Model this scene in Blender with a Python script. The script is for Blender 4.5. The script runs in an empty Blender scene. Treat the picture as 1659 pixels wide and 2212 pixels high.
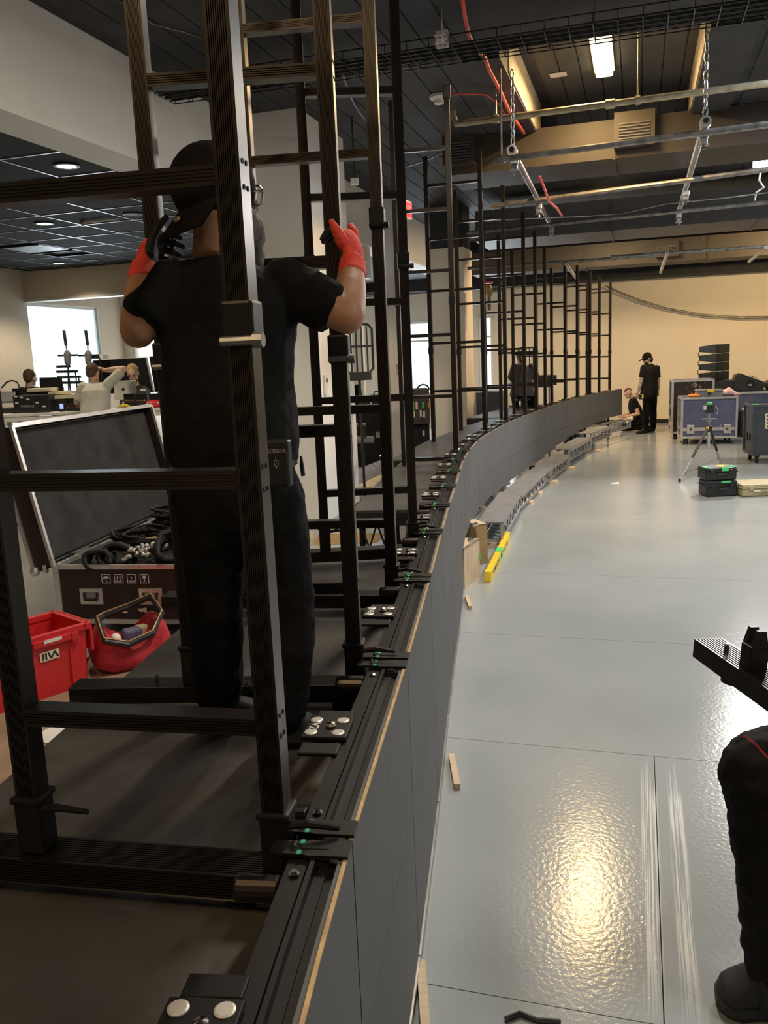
import bpy, math, random
from mathutils import Vector as V, Matrix as M
random.seed(4)
C = bpy.context.scene
COL = C.collection
# ---------------------------------------------------------------- camera
FP, CX, CY, EYE = 1820.0, 829.5, 1106.0, 2.07
pit, rol = math.radians(10.4), math.radians(2.43)
cF = V((0, math.cos(pit), -math.sin(pit)))
_r, _u = V((1, 0, 0)), V((0, math.sin(pit), math.cos(pit)))
cR = math.cos(rol)*_r - math.sin(rol)*_u
cU = math.sin(rol)*_r + math.cos(rol)*_u
cam = bpy.data.cameras.new('camera'); camo = bpy.data.objects.new('camera', cam); COL.objects.link(camo)
m = M.Identity(4)
for i in range(3):
    m[i][0], m[i][1], m[i][2] = cR[i], cU[i], -cF[i]
m.translation = (0, 0, EYE)
camo.matrix_world = m
cam.sensor_fit = 'HORIZONTAL'; cam.sensor_width = 36.0; cam.lens = FP*36.0/1659.0
cam.clip_start = .05; cam.clip_end = 200
C.camera = camo
# ---------------------------------------------------------------- world, exposure, lights
TH = math.radians(17)
WR = M.Rotation(-TH, 4, 'Z')                     # room frame: x across the room, y along it
def room(b, a, z): return WR @ V((b, a, z))
w = bpy.data.worlds.new('world'); C.world = w; w.use_nodes = True
w.node_tree.nodes['Background'].inputs[0].default_value = (.75, .85, 1, 1)
w.node_tree.nodes['Background'].inputs[1].default_value = .35
C.view_settings.view_transform = 'Standard'; C.view_settings.look = 'None'
C.view_settings.exposure = 0.28; C.view_settings.gamma = 1.0
C.view_settings.use_curve_mapping = False
def area(name, loc, sx, sy, power, col, rot=(0, 0, 0), rz=None):
    l = bpy.data.lights.new(name, 'AREA'); l.shape = 'RECTANGLE'; l.size = sx; l.size_y = sy
    l.energy = power; l.color = col
    o = bpy.data.objects.new(name, l); COL.objects.link(o)
    o.location = loc; o.rotation_euler = (rot[0], rot[1], -TH if rz is None else rz); return o
def spot(name, loc, target, power, col, ang=60, size=.1, blend=.5):
    l = bpy.data.lights.new(name, 'SPOT'); l.energy = power; l.color = col
    l.spot_size = math.radians(ang); l.spot_blend = blend; l.shadow_soft_size = size
    o = bpy.data.objects.new(name, l); COL.objects.link(o); o.location = loc
    o.rotation_euler = (V(target)-V(loc)).to_track_quat('-Z', 'Y').to_euler(); return o
WARM, WHITE, COOL = (1, .72, .40), (1, .97, .92), (.80, .91, 1)
# overhead lights: the fluorescent in view, one inferred from floor glare, the rest added fill, daylight from the window side
area('light_overhead', room(-.62, 10.75, 5.24), .18, 1.5, 120, (1, .66, .29))
area('light_overhead', room(-.55, 19.0, 4.9), .18, 1.5, 230, WARM)  # added fill for the far hall and back wall
area('light_overhead', room(2.15, 9.2, 4.9), .3, 1.5, 190, COOL)
area('light_overhead', room(-.9, 5.2, 4.85), .2, 1.5, 115, (1, .88, .72))  # added fill, brightens the white bulkhead
area('light_overhead', room(2.6, 2.0, 4.9), .2, 1.5, 70, WHITE)  # unseen, added for general fill
area('light_overhead', room(-1.3, -.9, 4.9), .3, 1.5, 60, WARM)  # added behind the camera to light the ladder faces
area('light_overhead', room(3.2, 16.5, 4.2), .2, 1.5, 200, WHITE)  # unseen fill added at the far right
area('light_overhead', room(5.0, 12.5, 4.9), .2, 1.5, 210, WHITE)  # unseen fill added at the right
area('light_window', room(-11.9, 17.0, 2.3), 2.3, 2.2, 110, COOL, (math.pi/2, 0, 0), -TH+math.pi/2*-1)
area('light_window', room(-6.2, 23.9, 2.0), 5.5, 2.2, 260, COOL, (math.pi/2, 0, 0), -TH+math.pi)
spot('light_spot', room(2.1, 15.4, 4.75), room(1.3, 5.5, 0), 900, (1, .97, .92), 110, .12)
spot('light_spot', room(3.6, 19.5, 4.0), room(1.8, 24.2, 2.6), 420, (1, .72, .36), 95, .06)
for b_, a_ in ((-5.55, 7.7), (-7.9, 10.4), (-10.6, 14.2), (-6.5, 14.3), (-8.6, 7.0)):
    spot('light_down', room(b_, a_, 4.03), room(b_, a_, 0), 130, (1, .84, .6), 130, .07)
# ---------------------------------------------------------------- helpers
def ray(px, py): return cF + cR*((px-CX)/FP) - cU*((py-CY)/FP)
def G(px, py, z=0.0):
    d = ray(px, py); return V((0, 0, EYE)) + d*((z-EYE)/d.z)
def P(px, py, Y):
    d = ray(px, py); return V((0, 0, EYE)) + d*(Y/d.y)
def proj(p):
    v = V(p)-V((0, 0, EYE)); k = v.dot(cF); return CX+FP*v.dot(cR)/k, CY-FP*v.dot(cU)/k
WM = {}
class MB:
    def __init__(s, W=None):
        s.v, s.f = [], []; s.W = WM[W.name] if hasattr(W, 'name') else (W.copy() if W else M.Identity(4))
    def add(s, vs, fs):
        n = len(s.v); s.v += [s.W @ V(p) for p in vs]; s.f += [tuple(i+n for i in f) for f in fs]; return s
    def box(s, c, d, rz=0.0, R=None):
        x, y, z = d[0]/2, d[1]/2, d[2]/2
        R = R or M.Rotation(rz, 3, 'Z'); c = V(c)
        vs = [c+R @ V((i*x, j*y, k*z)) for k in (-1, 1) for j in (-1, 1) for i in (-1, 1)]
        return s.add(vs, [(0, 2, 3, 1), (4, 5, 7, 6), (0, 1, 5, 4), (2, 6, 7, 3), (0, 4, 6, 2), (1, 3, 7, 5)])
    def bb(s, a, b):
        return s.box([(a[i]+b[i])/2 for i in range(3)], [abs(b[i]-a[i]) for i in range(3)])
    def extr(s, prof, p0, p1, up=(0, 0, 1)):
        p0, p1 = V(p0), V(p1); t = (p1-p0).normalized(); x = V(up).cross(t).normalized(); y = t.cross(x)
        n = len(prof); vs = [p+x*q[0]+y*q[1] for p in (p0, p1) for q in prof]
        fs = [(i, (i+1) % n, n+(i+1) % n, n+i) for i in range(n)]
        return s.add(vs, fs+[tuple(range(n-1, -1, -1)), tuple(range(n, 2*n))])
    def beam(s, p0, p1, wd, ht, up=(0, 0, 1)):
        return s.extr([(-wd/2, -ht/2), (wd/2, -ht/2), (wd/2, ht/2), (-wd/2, ht/2)], p0, p1, up)
    def tube(s, path, r, n=8, cap=True, flat=1.0):
        path = [V(p) for p in path]; k = len(path)
        rs = list(r) if hasattr(r, '__len__') else [r]*k
        t0 = (path[1]-path[0]).normalized()
        x = t0.orthogonal().normalized(); vs = []
        for i, p in enumerate(path):
            t = (path[min(i+1, k-1)]-path[max(i-1, 0)])
            t = t.normalized() if t.length > 1e-9 else t0
            x = (x-t*x.dot(t)); x = x.normalized() if x.length > 1e-6 else t.orthogonal().normalized(); y = t.cross(x)
            vs += [p+(x*math.cos(2*math.pi*j/n)+y*flat*math.sin(2*math.pi*j/n))*rs[i] for j in range(n)]
        fs = [(i*n+j, i*n+(j+1) % n, (i+1)*n+(j+1) % n, (i+1)*n+j) for i in range(k-1) for j in range(n)]
        if cap: fs += [tuple(range(n-1, -1, -1)), tuple(range((k-1)*n, k*n))]
        return s.add(vs, fs)
    def rings(s, rg, n=18, pw=1.0):
        vs = []; k = len(rg)
        for c, u, v, rx, ry in rg:
            for j in range(n):
                a = 2*math.pi*j/n; ca, sa = math.cos(a), math.sin(a)
                vs.append(V(c)+V(u)*rx*math.copysign(abs(ca)**pw, ca)+V(v)*ry*math.copysign(abs(sa)**pw, sa))
        fs = [(i*n+j, i*n+(j+1) % n, (i+1)*n+(j+1) % n, (i+1)*n+j) for i in range(k-1) for j in range(n)]
        return s.add(vs, fs+[tuple(range(n-1, -1, -1)), tuple(range((k-1)*n, k*n))])
    def ell(s, c, ax, n=14, k=8):
        c = V(c); vs = [c-V(ax[2])]
        for i in range(1, k):
            t = -math.pi/2+math.pi*i/k
            vs += [c+V(ax[0])*math.cos(t)*math.cos(2*math.pi*j/n)+V(ax[1])*math.cos(t)*math.sin(2*math.pi*j/n)+V(ax[2])*math.sin(t) for j in range(n)]
        vs.append(c+V(ax[2])); L = len(vs)-1
        fs = [(0, 1+(j+1) % n, 1+j) for j in range(n)]
        fs += [(1+i*n+j, 1+i*n+(j+1) % n, 1+(i+1)*n+(j+1) % n, 1+(i+1)*n+j) for i in range(k-2) for j in range(n)]
        fs += [(L, 1+(k-2)*n+j, 1+(k-2)*n+(j+1) % n) for j in range(n)]
        return s.add(vs, fs)
    def sph(s, c, r, n=10, k=6): return s.ell(c, ((r, 0, 0), (0, r, 0), (0, 0, r)), n, k)
    def disc(s, c, nrm, r, h, n=14):
        nrm = V(nrm).normalized(); return s.tube([V(c)-nrm*h/2, V(c)+nrm*h/2], r, n)
    def lathe(s, prof, o, ax=(0, 0, 1), n=16):
        o, ax = V(o), V(ax).normalized(); u = ax.orthogonal().normalized(); v = ax.cross(u)
        return s.rings([(o+ax*h, u, v, max(r, 1e-4), max(r, 1e-4)) for r, h in prof], n)
    def plate(s, poly, t):
        """poly: list of 3D points (flat), thickness t along its normal"""
        ps = [V(p) for p in poly]; n = len(ps); nr = V((0, 0, 0))
        for i in range(n): nr += (ps[i]).cross(ps[(i+1) % n])
        nr = nr.normalized()*t
        return s.add(ps+[p-nr for p in ps], [tuple(range(n)), tuple(range(2*n-1, n-1, -1))]+[(i, n+i, n+(i+1) % n, (i+1) % n) for i in range(n)])
def mat(name, col, rough=.6, metal=0.0, var=.12, scale=6.0, bump=0.0, bscale=60.0, emit=None, spec=.5, stretch=None):
    mt = bpy.data.materials.new(name); mt.use_nodes = True; nt = mt.node_tree; N, L = nt.nodes, nt.links
    bs = N['Principled BSDF']; bs.inputs['Roughness'].default_value = rough; bs.inputs['Metallic'].default_value = metal
    bs.inputs['Specular IOR Level'].default_value = spec
    if emit:
        bs.inputs['Base Color'].default_value = (*col, 1); bs.inputs['Emission Color'].default_value = (*col, 1)
        bs.inputs['Emission Strength'].default_value = emit; return mt
    tc = N.new('ShaderNodeTexCoord'); mp = N.new('ShaderNodeMapping'); L.new(tc.outputs['Object'], mp.inputs[0])
    if stretch: mp.inputs['Scale'].default_value = stretch
    nz = N.new('ShaderNodeTexNoise'); nz.inputs['Scale'].default_value = scale; nz.inputs['Detail'].default_value = 5
    L.new(mp.outputs[0], nz.inputs['Vector'])
    cr = N.new('ShaderNodeValToRGB')
    cr.color_ramp.elements[0].position = .3; cr.color_ramp.elements[1].position = .7
    cr.color_ramp.elements[0].color = (*[c*(1-var) for c in col], 1); cr.color_ramp.elements[1].color = (*[min(1, c*(1+var)) for c in col], 1)
    L.new(nz.outputs['Fac'], cr.inputs[0]); L.new(cr.outputs[0], bs.inputs['Base Color'])
    if bump:
        n2 = N.new('ShaderNodeTexNoise'); n2.inputs['Scale'].default_value = bscale; n2.inputs['Detail'].default_value = 3
        L.new(mp.outputs[0], n2.inputs['Vector'])
        bp = N.new('ShaderNodeBump'); bp.inputs['Strength'].default_value = bump; bp.inputs['Distance'].default_value = .01
        L.new(n2.outputs['Fac'], bp.inputs['Height']); L.new(bp.outputs[0], bs.inputs['Normal'])
    return mt
MESH = {}
def obj(name, mb, mt, parent=None, base=None, bevel=0, smooth=False, kind=None, remesh=None, sm=6, disp=None, label=None, sub=0):
    if parent is not None: W = WM[parent.name]
    else: W = M.Translation(V(base)) if base is not None else M.Identity(4)
    inv = W.inverted(); me = bpy.data.meshes.new(name)
    me.from_pydata([inv @ p for p in mb.v], [], mb.f); me.update()
    me.materials.append(mt)
    o = bpy.data.objects.new(name, me); COL.objects.link(o)
    if parent is not None: o.parent = parent; WM[o.name] = W.copy()
    else:
        o.location = W.translation; WM[o.name] = W
    if smooth or remesh: me.polygons.foreach_set('use_smooth', [True]*len(me.polygons))
    if bevel:
        b = o.modifiers.new('bevel', 'BEVEL'); b.width = bevel; b.segments = 2; b.limit_method = 'ANGLE'
    if remesh:
        r = o.modifiers.new('remesh', 'REMESH'); r.mode = 'VOXEL'; r.voxel_size = remesh; r.use_smooth_shade = True
        q = o.modifiers.new('smooth', 'SMOOTH'); q.factor = .5; q.iterations = sm
    if disp:
        tx = bpy.data.textures.new('folds', 'CLOUDS'); tx.noise_scale = disp[1]; tx.noise_depth = 2
        d = o.modifiers.new('folds', 'DISPLACE'); d.texture = tx; d.strength = disp[0]; d.texture_coords = 'LOCAL'
    if sub:
        q = o.modifiers.new('subdivision', 'SUBSURF'); q.levels = q.render_levels = sub
    if kind: o['kind'] = kind
    if label: o['label'] = label
    return o
def thing(name, label, cat, loc=(0, 0, 0), rz=0.0, group=None):
    o = bpy.data.objects.new(name, None); COL.objects.link(o); o.empty_display_size = .1
    o.location = V(loc); o.rotation_euler = (0, 0, rz)
    WM[o.name] = M.Translation(V(loc)) @ M.Rotation(rz, 4, 'Z')
    o['label'] = label; o['category'] = cat
    if group: o['group'] = group
    return o
def tag(o, label, cat, group=None):
    o['label'] = label; o['category'] = cat
    if group: o['group'] = group
    return o
def dup(root, loc, rz=None, label=None):
    r = root.copy(); COL.objects.link(r); r.location = V(loc)
    if rz is not None: r.rotation_euler = (0, 0, rz)
    if label: r['label'] = label
    WM[r.name] = M.Translation(V(loc)) @ M.Rotation(r.rotation_euler[2], 4, 'Z')
    for ch in list(root.children):
        c = ch.copy(); COL.objects.link(c); c.parent = r
        for g in list(ch.children):
            d = g.copy(); COL.objects.link(d); d.parent = c
    return r
def text(s, size, o, ux, uy, mt, parent, name='lettering', ext=.0008):
    cu = bpy.data.curves.new('t', 'FONT'); cu.body = s; cu.size = size; cu.extrude = ext; cu.align_x = 'CENTER'; cu.align_y = 'CENTER'
    cu.resolution_u = 3
    t = bpy.data.objects.new('t', cu); COL.objects.link(t); bpy.context.view_layer.update()
    me = bpy.data.meshes.new_from_object(t); COL.objects.unlink(t); bpy.data.objects.remove(t)
    ux, uy = V(ux).normalized(), V(uy).normalized(); uz = ux.cross(uy); inv = WM[parent.name].inverted()
    for v in me.vertices: v.co = inv @ (V(o)+ux*v.co.x+uy*v.co.y+uz*v.co.z)
    me.materials.clear(); me.materials.append(mt)
    q = bpy.data.objects.new(name, me); COL.objects.link(q); q.parent = parent; WM[q.name] = WM[parent.name].copy(); return q
# ---------------------------------------------------------------- materials
mWall = mat('wall_paint', (.80, .70, .57), .85, var=.03, scale=1.5, bump=.03, bscale=90)
mWallW = mat('wall_paint_white', (.90, .875, .84), .8, var=.03, scale=2, bump=.03, bscale=90)
mBlackC = mat('black_ceiling_paint', (.016, .016, .019), .8, var=.35, scale=3, bump=.25, bscale=14)
mConc = mat('dark_concrete', (.036, .036, .040), .75, var=.4, scale=2.2, bump=.3, bscale=10, stretch=(1, 1, 1))
mCoff = mat('coffer_concrete', (.075, .072, .069), .8, var=.2, scale=1.2, bump=.15, bscale=12)
mLitSpat = mat('lit_side_and_spatter', (.62, .52, .40), .9, var=.3, scale=14, bump=.4, bscale=30)  # pale tan for the painted lit beam sides and the case spatter
mDuct = mat('duct_paint', (.046, .036, .026), .6, var=.12, scale=2)
mDuctG = mat('duct_grey', (.085, .085, .093), .55, var=.12, scale=2)
mTile = mat('black_ceiling_tile', (.014, .013, .0125), .9, var=.2, scale=8, bump=.1, bscale=120)
mTee = mat('tee_bar_metal', (.42, .45, .50), .35, .5, var=.05)
mAlu = mat('black_anodised', (.046, .038, .033), .34, .85, var=.06, scale=9)
mAluD = mat('black_socket', (.016, .0145, .0135), .42, .3, var=.2, scale=9, spec=.3)
mDeck = mat('deck_black_ply', (.050, .044, .038), .55, var=.35, scale=3.5, bump=.12, bscale=40)
mSteel = mat('galvanised_steel', (.42, .42, .43), .38, .85, var=.25, scale=12)
mSteelD = mat('old_pipe', (.24, .235, .23), .42, .7, var=.45, scale=9)
mPipeY = mat('yellowed_pipe', (.42, .36, .25), .45, .4, var=.3, scale=8)
mChrome = mat('chrome', (.75, .74, .72), .14, 1.0, var=.05)
mEdge = mat('aluminium_edge', (.78, .75, .72), .32, .85, var=.12, scale=10)
mBlk = mat('black_plastic', (.016, .016, .017), .45, var=.2, scale=10)
mBlkM = mat('black_matte', (.012, .012, .013), .85, var=.3, scale=10)
mRub = mat('black_rubber', (.013, .013, .013), .7, var=.2)
mLedF = mat('led_face', (.112, .114, .119), .62, var=.08, scale=2.5, spec=.35)
mLedB = mat('led_frame_black', (.013, .012, .011), .5, .2, var=.2, scale=8, spec=.25)
mGold = mat('brass_edge', (.42, .28, .13), .5, .4, var=.3, scale=14)
mPly = mat('bare_plywood', (.62, .48, .32), .75, var=.16, scale=5, stretch=(1, 9, 1))
mPlyD = mat('brown_board', (.38, .26, .13), .75, var=.16, scale=5, stretch=(1, 1, 9))
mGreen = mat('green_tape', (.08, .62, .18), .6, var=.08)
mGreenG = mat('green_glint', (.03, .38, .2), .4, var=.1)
mYel = mat('yellow_paint', (.86, .62, .02), .45, var=.08)
mRed = mat('red_plastic', (.62, .022, .028), .42, var=.08, scale=4)
mRedC = mat('red_cloth', (.42, .02, .03), .85, var=.25, scale=14, bump=.3, bscale=40)
mOrg = mat('orange_plastic', (.85, .25, .02), .5, var=.1)
mWhite = mat('white_plastic', (.80, .79, .76), .5, var=.05)
mPaper = mat('cream_paper', (.78, .70, .52), .8, var=.1)
mBrownP = mat('brown_floor_paper', (.33, .22, .14), .8, var=.2, scale=2.5)
mCaseD = mat('case_brown_black', (.032, .018, .015), .45, var=.2, scale=6)
mCaseB = mat('case_blue_laminate', (.10, .11, .19), .5, var=.15, scale=6)
mCaseS = mat('case_slate_laminate', (.055, .066, .08), .5, var=.15, scale=6)
mFoam = mat('dark_foam', (.030, .029, .029), .95, var=.35, scale=5)
mSkin = mat('skin', (.40, .20, .11), .55, var=.1, scale=10)
mSkinL = mat('skin_light', (.62, .38, .28), .55, var=.1, scale=10)
mTat = mat('tattooed_skin', (.30, .22, .17), .55, var=.6, scale=26)
mShirt = mat('black_cotton', (.010, .0098, .0095), .9, var=.3, scale=6, bump=.35, bscale=25, spec=.15)
mPant = mat('black_trousers', (.0095, .009, .0088), .85, var=.35, scale=7, bump=.35, bscale=30, spec=.13)
mGrey = mat('pale_grey_cotton', (.55, .53, .46), .9, var=.08, scale=6, bump=.3, bscale=20)
mDkG = mat('dark_green_cotton', (.045, .05, .042), .9, var=.2, scale=6)
mTaupe = mat('taupe_cloth', (.075, .06, .052), .9, var=.2, scale=6)
mHairB = mat('brown_hair', (.10, .06, .035), .8, var=.4, scale=40, bump=.5, bscale=80)
mHairF = mat('fair_hair', (.42, .27, .12), .7, var=.4, scale=40, bump=.5, bscale=80)
mHairG = mat('grey_beard', (.13, .12, .11), .8, var=.5, scale=50, bump=.5, bscale=90)
mHairD = mat('dark_red_hair', (.12, .04, .035), .8, var=.4, scale=40)
mGlovR = mat('red_glove_knit', (.72, .060, .035), .8, var=.12, scale=30, bump=.3, bscale=160)
mGlovB = mat('black_glove_palm', (.014, .014, .014), .7, var=.2)
mCap = mat('black_cap_cloth', (.009, .007, .0065), .9, var=.25, scale=12, bump=.2, bscale=60, spec=.1)
mCableR = mat('red_cable', (.72, .09, .07), .55, var=.1)
mCard = mat('rolled_grey_carpet', (.26, .26, .27), .9, var=.25, scale=9)
mBeige = mat('rolled_beige_vinyl', (.68, .52, .32), .6, var=.12, scale=5)
mTan = mat('tan_case_plastic', (.42, .35, .20), .55, var=.1)
mGreyB = mat('grey_weight_bag', (.20, .20, .21), .85, var=.15)
mSilver = mat('silver_laptop', (.62, .61, .58), .35, .6, var=.03)
mScreen = mat('off_screen_glass', (.012, .012, .014), .15, var=.1)
mDisc = mat('dull_silver', (.62, .59, .54), .38, .35, var=.06)
mGrille = mat('speaker_grille', (.02, .02, .021), .7, .2, var=.3, scale=60)
mPink = mat('pink_cloth', (.80, .50, .48), .85, var=.25, scale=12)
mSky = mat('daylight', (.66, .86, 1.0), emit=1.0)
mLamp = mat('fluorescent_tube', (1, .80, .42), emit=6)
mLampW = mat('work_lamp', (1, .97, .9), emit=40)
mDown = mat('down_light', (1, .88, .62), emit=9)
mExit = mat('exit_red', (.9, .05, .06), emit=1.0)
mScrn = mat('lit_screen', (.35, .45, .85), emit=.8)
mGlass = mat('clear_lens', (.75, .76, .78), .1, .2, var=.05)
nt = mLedF.node_tree; N, L = nt.nodes, nt.links           # fine ribs of the LED rows
wv = N.new('ShaderNodeTexWave'); wv.bands_direction = 'Z'; wv.inputs['Scale'].default_value = 95; tcl = N.new('ShaderNodeTexCoord'); L.new(tcl.outputs['Object'], wv.inputs['Vector'])
bpl = N.new('ShaderNodeBump'); bpl.inputs['Strength'].default_value = .25; bpl.inputs['Distance'].default_value = .002; L.new(wv.outputs['Fac'], bpl.inputs['Height']); L.new(bpl.outputs[0], N['Principled BSDF'].inputs['Normal'])
# grey epoxy floor with rolled-on texture and two pale scrape tracks
mFloor = bpy.data.materials.new('grey_epoxy'); mFloor.use_nodes = True
nt = mFloor.node_tree; N, L = nt.nodes, nt.links; bs = N['Principled BSDF']
tc = N.new('ShaderNodeTexCoord')
n1 = N.new('ShaderNodeTexNoise'); n1.inputs['Scale'].default_value = .9; n1.inputs['Detail'].default_value = 6; L.new(tc.outputs['Object'], n1.inputs['Vector'])
cr = N.new('ShaderNodeValToRGB'); cr.color_ramp.elements[0].position = .3; cr.color_ramp.elements[1].position = .72
cr.color_ramp.elements[0].color = (.325, .352, .362, 1); cr.color_ramp.elements[1].color = (.39, .418, .425, 1); L.new(n1.outputs['Fac'], cr.inputs[0])
mp = N.new('ShaderNodeMapping'); mp.inputs['Scale'].default_value = (150, 1.3, 1); L.new(tc.outputs['Object'], mp.inputs[0])
n2 = N.new('ShaderNodeTexNoise'); n2.inputs['Scale'].default_value = 1.0; n2.inputs['Detail'].default_value = 7; L.new(mp.outputs[0], n2.inputs['Vector'])
sp = N.new('ShaderNodeSeparateXYZ'); L.new(tc.outputs['Object'], sp.inputs[0])
def band(src, x0, wd):
    a = N.new('ShaderNodeMath'); a.operation = 'SUBTRACT'; L.new(src, a.inputs[0]); a.inputs[1].default_value = x0
    b = N.new('ShaderNodeMath'); b.operation = 'ABSOLUTE'; L.new(a.outputs[0], b.inputs[0])
    c = N.new('ShaderNodeMapRange'); L.new(b.outputs[0], c.inputs[0]); c.inputs[1].default_value = wd*.6; c.inputs[2].default_value = wd; c.inputs[3].default_value = 1; c.inputs[4].default_value = 0
    return c.outputs[0]
def mul(x, y):
    a = N.new('ShaderNodeMath'); a.operation = 'MULTIPLY'; L.new(x, a.inputs[0])
    if isinstance(y, float): a.inputs[1].default_value = y
    else: L.new(y, a.inputs[1])
    return a.outputs[0]
def addn(x, y):
    a = N.new('ShaderNodeMath'); a.operation = 'ADD'; L.new(x, a.inputs[0]); L.new(y, a.inputs[1]); return a.outputs[0]
th = N.new('ShaderNodeMapRange'); L.new(n2.outputs['Fac'], th.inputs[0]); th.inputs[1].default_value = .46; th.inputs[2].default_value = .56
trk = mul(mul(addn(band(sp.outputs['X'], .07, .042), band(sp.outputs['X'], .185, .036)), band(sp.outputs['Y'], 3.3, .9)), th.outputs[0])
wn = N.new('ShaderNodeTexNoise'); wn.inputs['Scale'].default_value = 2.5; wn.inputs['Detail'].default_value = 8; wn.inputs['Roughness'].default_value = .7; L.new(tc.outputs['Object'], wn.inputs['Vector'])
wr = N.new('ShaderNodeMapRange'); L.new(wn.outputs['Fac'], wr.inputs[0]); wr.inputs[1].default_value = .66; wr.inputs[2].default_value = .74
mx = N.new('ShaderNodeMixRGB'); L.new(mul(trk, .9), mx.inputs[0]); L.new(cr.outputs[0], mx.inputs[1]); mx.inputs[2].default_value = (.80, .80, .78, 1)
mx2 = N.new('ShaderNodeMixRGB'); L.new(mul(wr.outputs[0], .25), mx2.inputs[0]); L.new(mx.outputs[0], mx2.inputs[1]); mx2.inputs[2].default_value = (.72, .73, .72, 1)
L.new(mx2.outputs[0], bs.inputs['Base Color']); bs.inputs['Roughness'].default_value = .15; bs.inputs['Specular IOR Level'].default_value = .6
n3 = N.new('ShaderNodeTexNoise'); n3.inputs['Scale'].default_value = 48; n3.inputs['Detail'].default_value = 3; L.new(tc.outputs['Object'], n3.inputs['Vector'])
bp = N.new('ShaderNodeBump'); bp.inputs['Strength'].default_value = .18; bp.inputs['Distance'].default_value = .006; L.new(n3.outputs['Fac'], bp.inputs['Height']); L.new(bp.outputs[0], bs.inputs['Normal'])
# ================================================================ ROOM
def S(name, mb, mt, parent=None, **k):
    o = obj(name, mb, mt, parent, **k)
    if parent is None: o['kind'] = 'structure'
    return o
B0, B1, A0, A1, ZC = -12.2, 8.0, -6.0, 24.2, 5.0
fl = S('floor', MB(WR).bb((B0-3, A0, -.2), (B1, A1+1, -.012)), mBlkM)
# poured slabs with open joints, laid along the room
sa = [-6, -3.1, -1.25, .58, 2.405, 4.23, 6.0, 7.8, 10.5, 13.4, 16.2, 19.4, 25.2]
sb_near = [-15.2, -10.6, -6.4, -2.6, .1, 8.0]; sb_far = [-15.2, -6.4, 8.0]
for i in range(len(sa)-1):
    sb = sb_near if sa[i] < 4.2 else sb_far
    for j in range(len(sb)-1):
        g = .002
        S('floor_slab', MB(WR).bb((sb[j]+g, sa[i]+g, -.012), (sb[j+1]-g, sa[i+1]-g, 0)), mFloor, fl)
for o in fl.children:                                     # keep the slab texture in the room frame
    o.rotation_euler = (0, 0, -TH)
    o.data.transform(WR.inverted())
S('wall_back', MB(WR).bb((-9.2, A1, 0), (B1, A1+.2, 3.82)), mWall)
wb = S('wall_back_upper', MB(WR).bb((-9.2, A1-.9, 3.82), (B1, A1+.2, 5.5)), mBlackC)
S('wall_right', MB(WR).bb((B1, A0, 0), (B1+.2, A1+.2, 5.5)), mWall)
S('wall_front', MB(WR).bb((B0, A0-.2, 0), (B1, A0, 5.5)), mWall)
S('baseboard_back', MB(WR).bb((-4, A1-.02, 0), (B1, A1, .1)), mBlkM)
# left wall with its big window
LA, LW = 15.1, 17.6
S('wall_left', MB(WR).bb((B0-.2, A0, 0), (B0, LA+.05, 5.5)).bb((B0-.2, LW, 0), (B0, A1, 4.3)).bb((B0-.2, LA+.05, 0), (B0, LW, .9)).bb((B0-.2, LA+.05, 3.5), (B0, LW, 4.3)), mWall)
wn1 = S('window_1', MB(WR).bb((B0-.12, LA+.05, .9), (B0-.06, LA+.11, 3.5)).bb((B0-.12, LW-.05, .9), (B0-.06, LW, 3.5)).bb((B0-.12, LA+.05, 3.44), (B0-.06, LW, 3.5)), mWhite)
S('pane', MB(WR).bb((B0-.11, LA+.1, .9), (B0-.1, LW-.05, 3.45)), mSky, wn1)
S('wall_lintel', MB(WR).bb((B0, LA, 3.55), (-4.75, LA+.25, 4.1)), mWall)
S('trim_1', MB(WR).bb((B0, LA-.01, 3.5), (-4.75, LA+.26, 3.55)), mWhite)
bwl = MB(WR).bb((B0, LW+.9, 0), (-9.9, LW+1.05, 4.3)).bb((-8.5, LW+.9, 0), (-6.0, LW+1.05, 4.3)).bb((-9.9, LW+.9, 0), (-8.5, LW+1.05, .9)).bb((-9.9, LW+.9, 3.2), (-8.5, LW+1.05, 4.3))
S('wall_left_rear', bwl, mWall)
wn2 = S('window_2', MB(WR).bb((-9.9, LW+.95, .9), (-9.84, LW+1.0, 3.2)).bb((-8.56, LW+.95, .9), (-8.5, LW+1.0, 3.2)).bb((-9.9, LW+.95, 3.14), (-8.5, LW+1.0, 3.2)), mWhite)
S('pane', MB(WR).bb((-9.85, LW+.97, .9), (-8.55, LW+.98, 3.15)), mSky, wn2)
# daylight windows in the back wall
def bwin(n, b0, b1, z0, z1):
    f = MB(WR); y = A1-.03
    f.bb((b0, y, z0), (b0+.07, y+.05, z1)).bb((b1-.07, y, z0), (b1, y+.05, z1)).bb((b0, y, z1-.07), (b1, y+.05, z1)).bb((b0, y, z0), (b1, y+.05, z0+.05)).bb((b0, y, z0+(z1-z0)*.72), (b1, y+.05, z0+(z1-z0)*.72+.05))
    o = S('window_%d' % n, f, mWhite); S('pane', MB(WR).bb((b0+.05, y+.02, z0+.03), (b1-.05, y+.028, z1-.03)), mSky, o)
def bAt(px, a):                                            # room-b of a pixel column on the plane y=a
    d = WR.inverted() @ ray(px, 760); return d.x*a/d.y
bwin(3, bAt(880, A1), bAt(934, A1), .95, 3.05); bwin(4, bAt(1036, A1), bAt(1066, A1), .95, 3.1)
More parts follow.
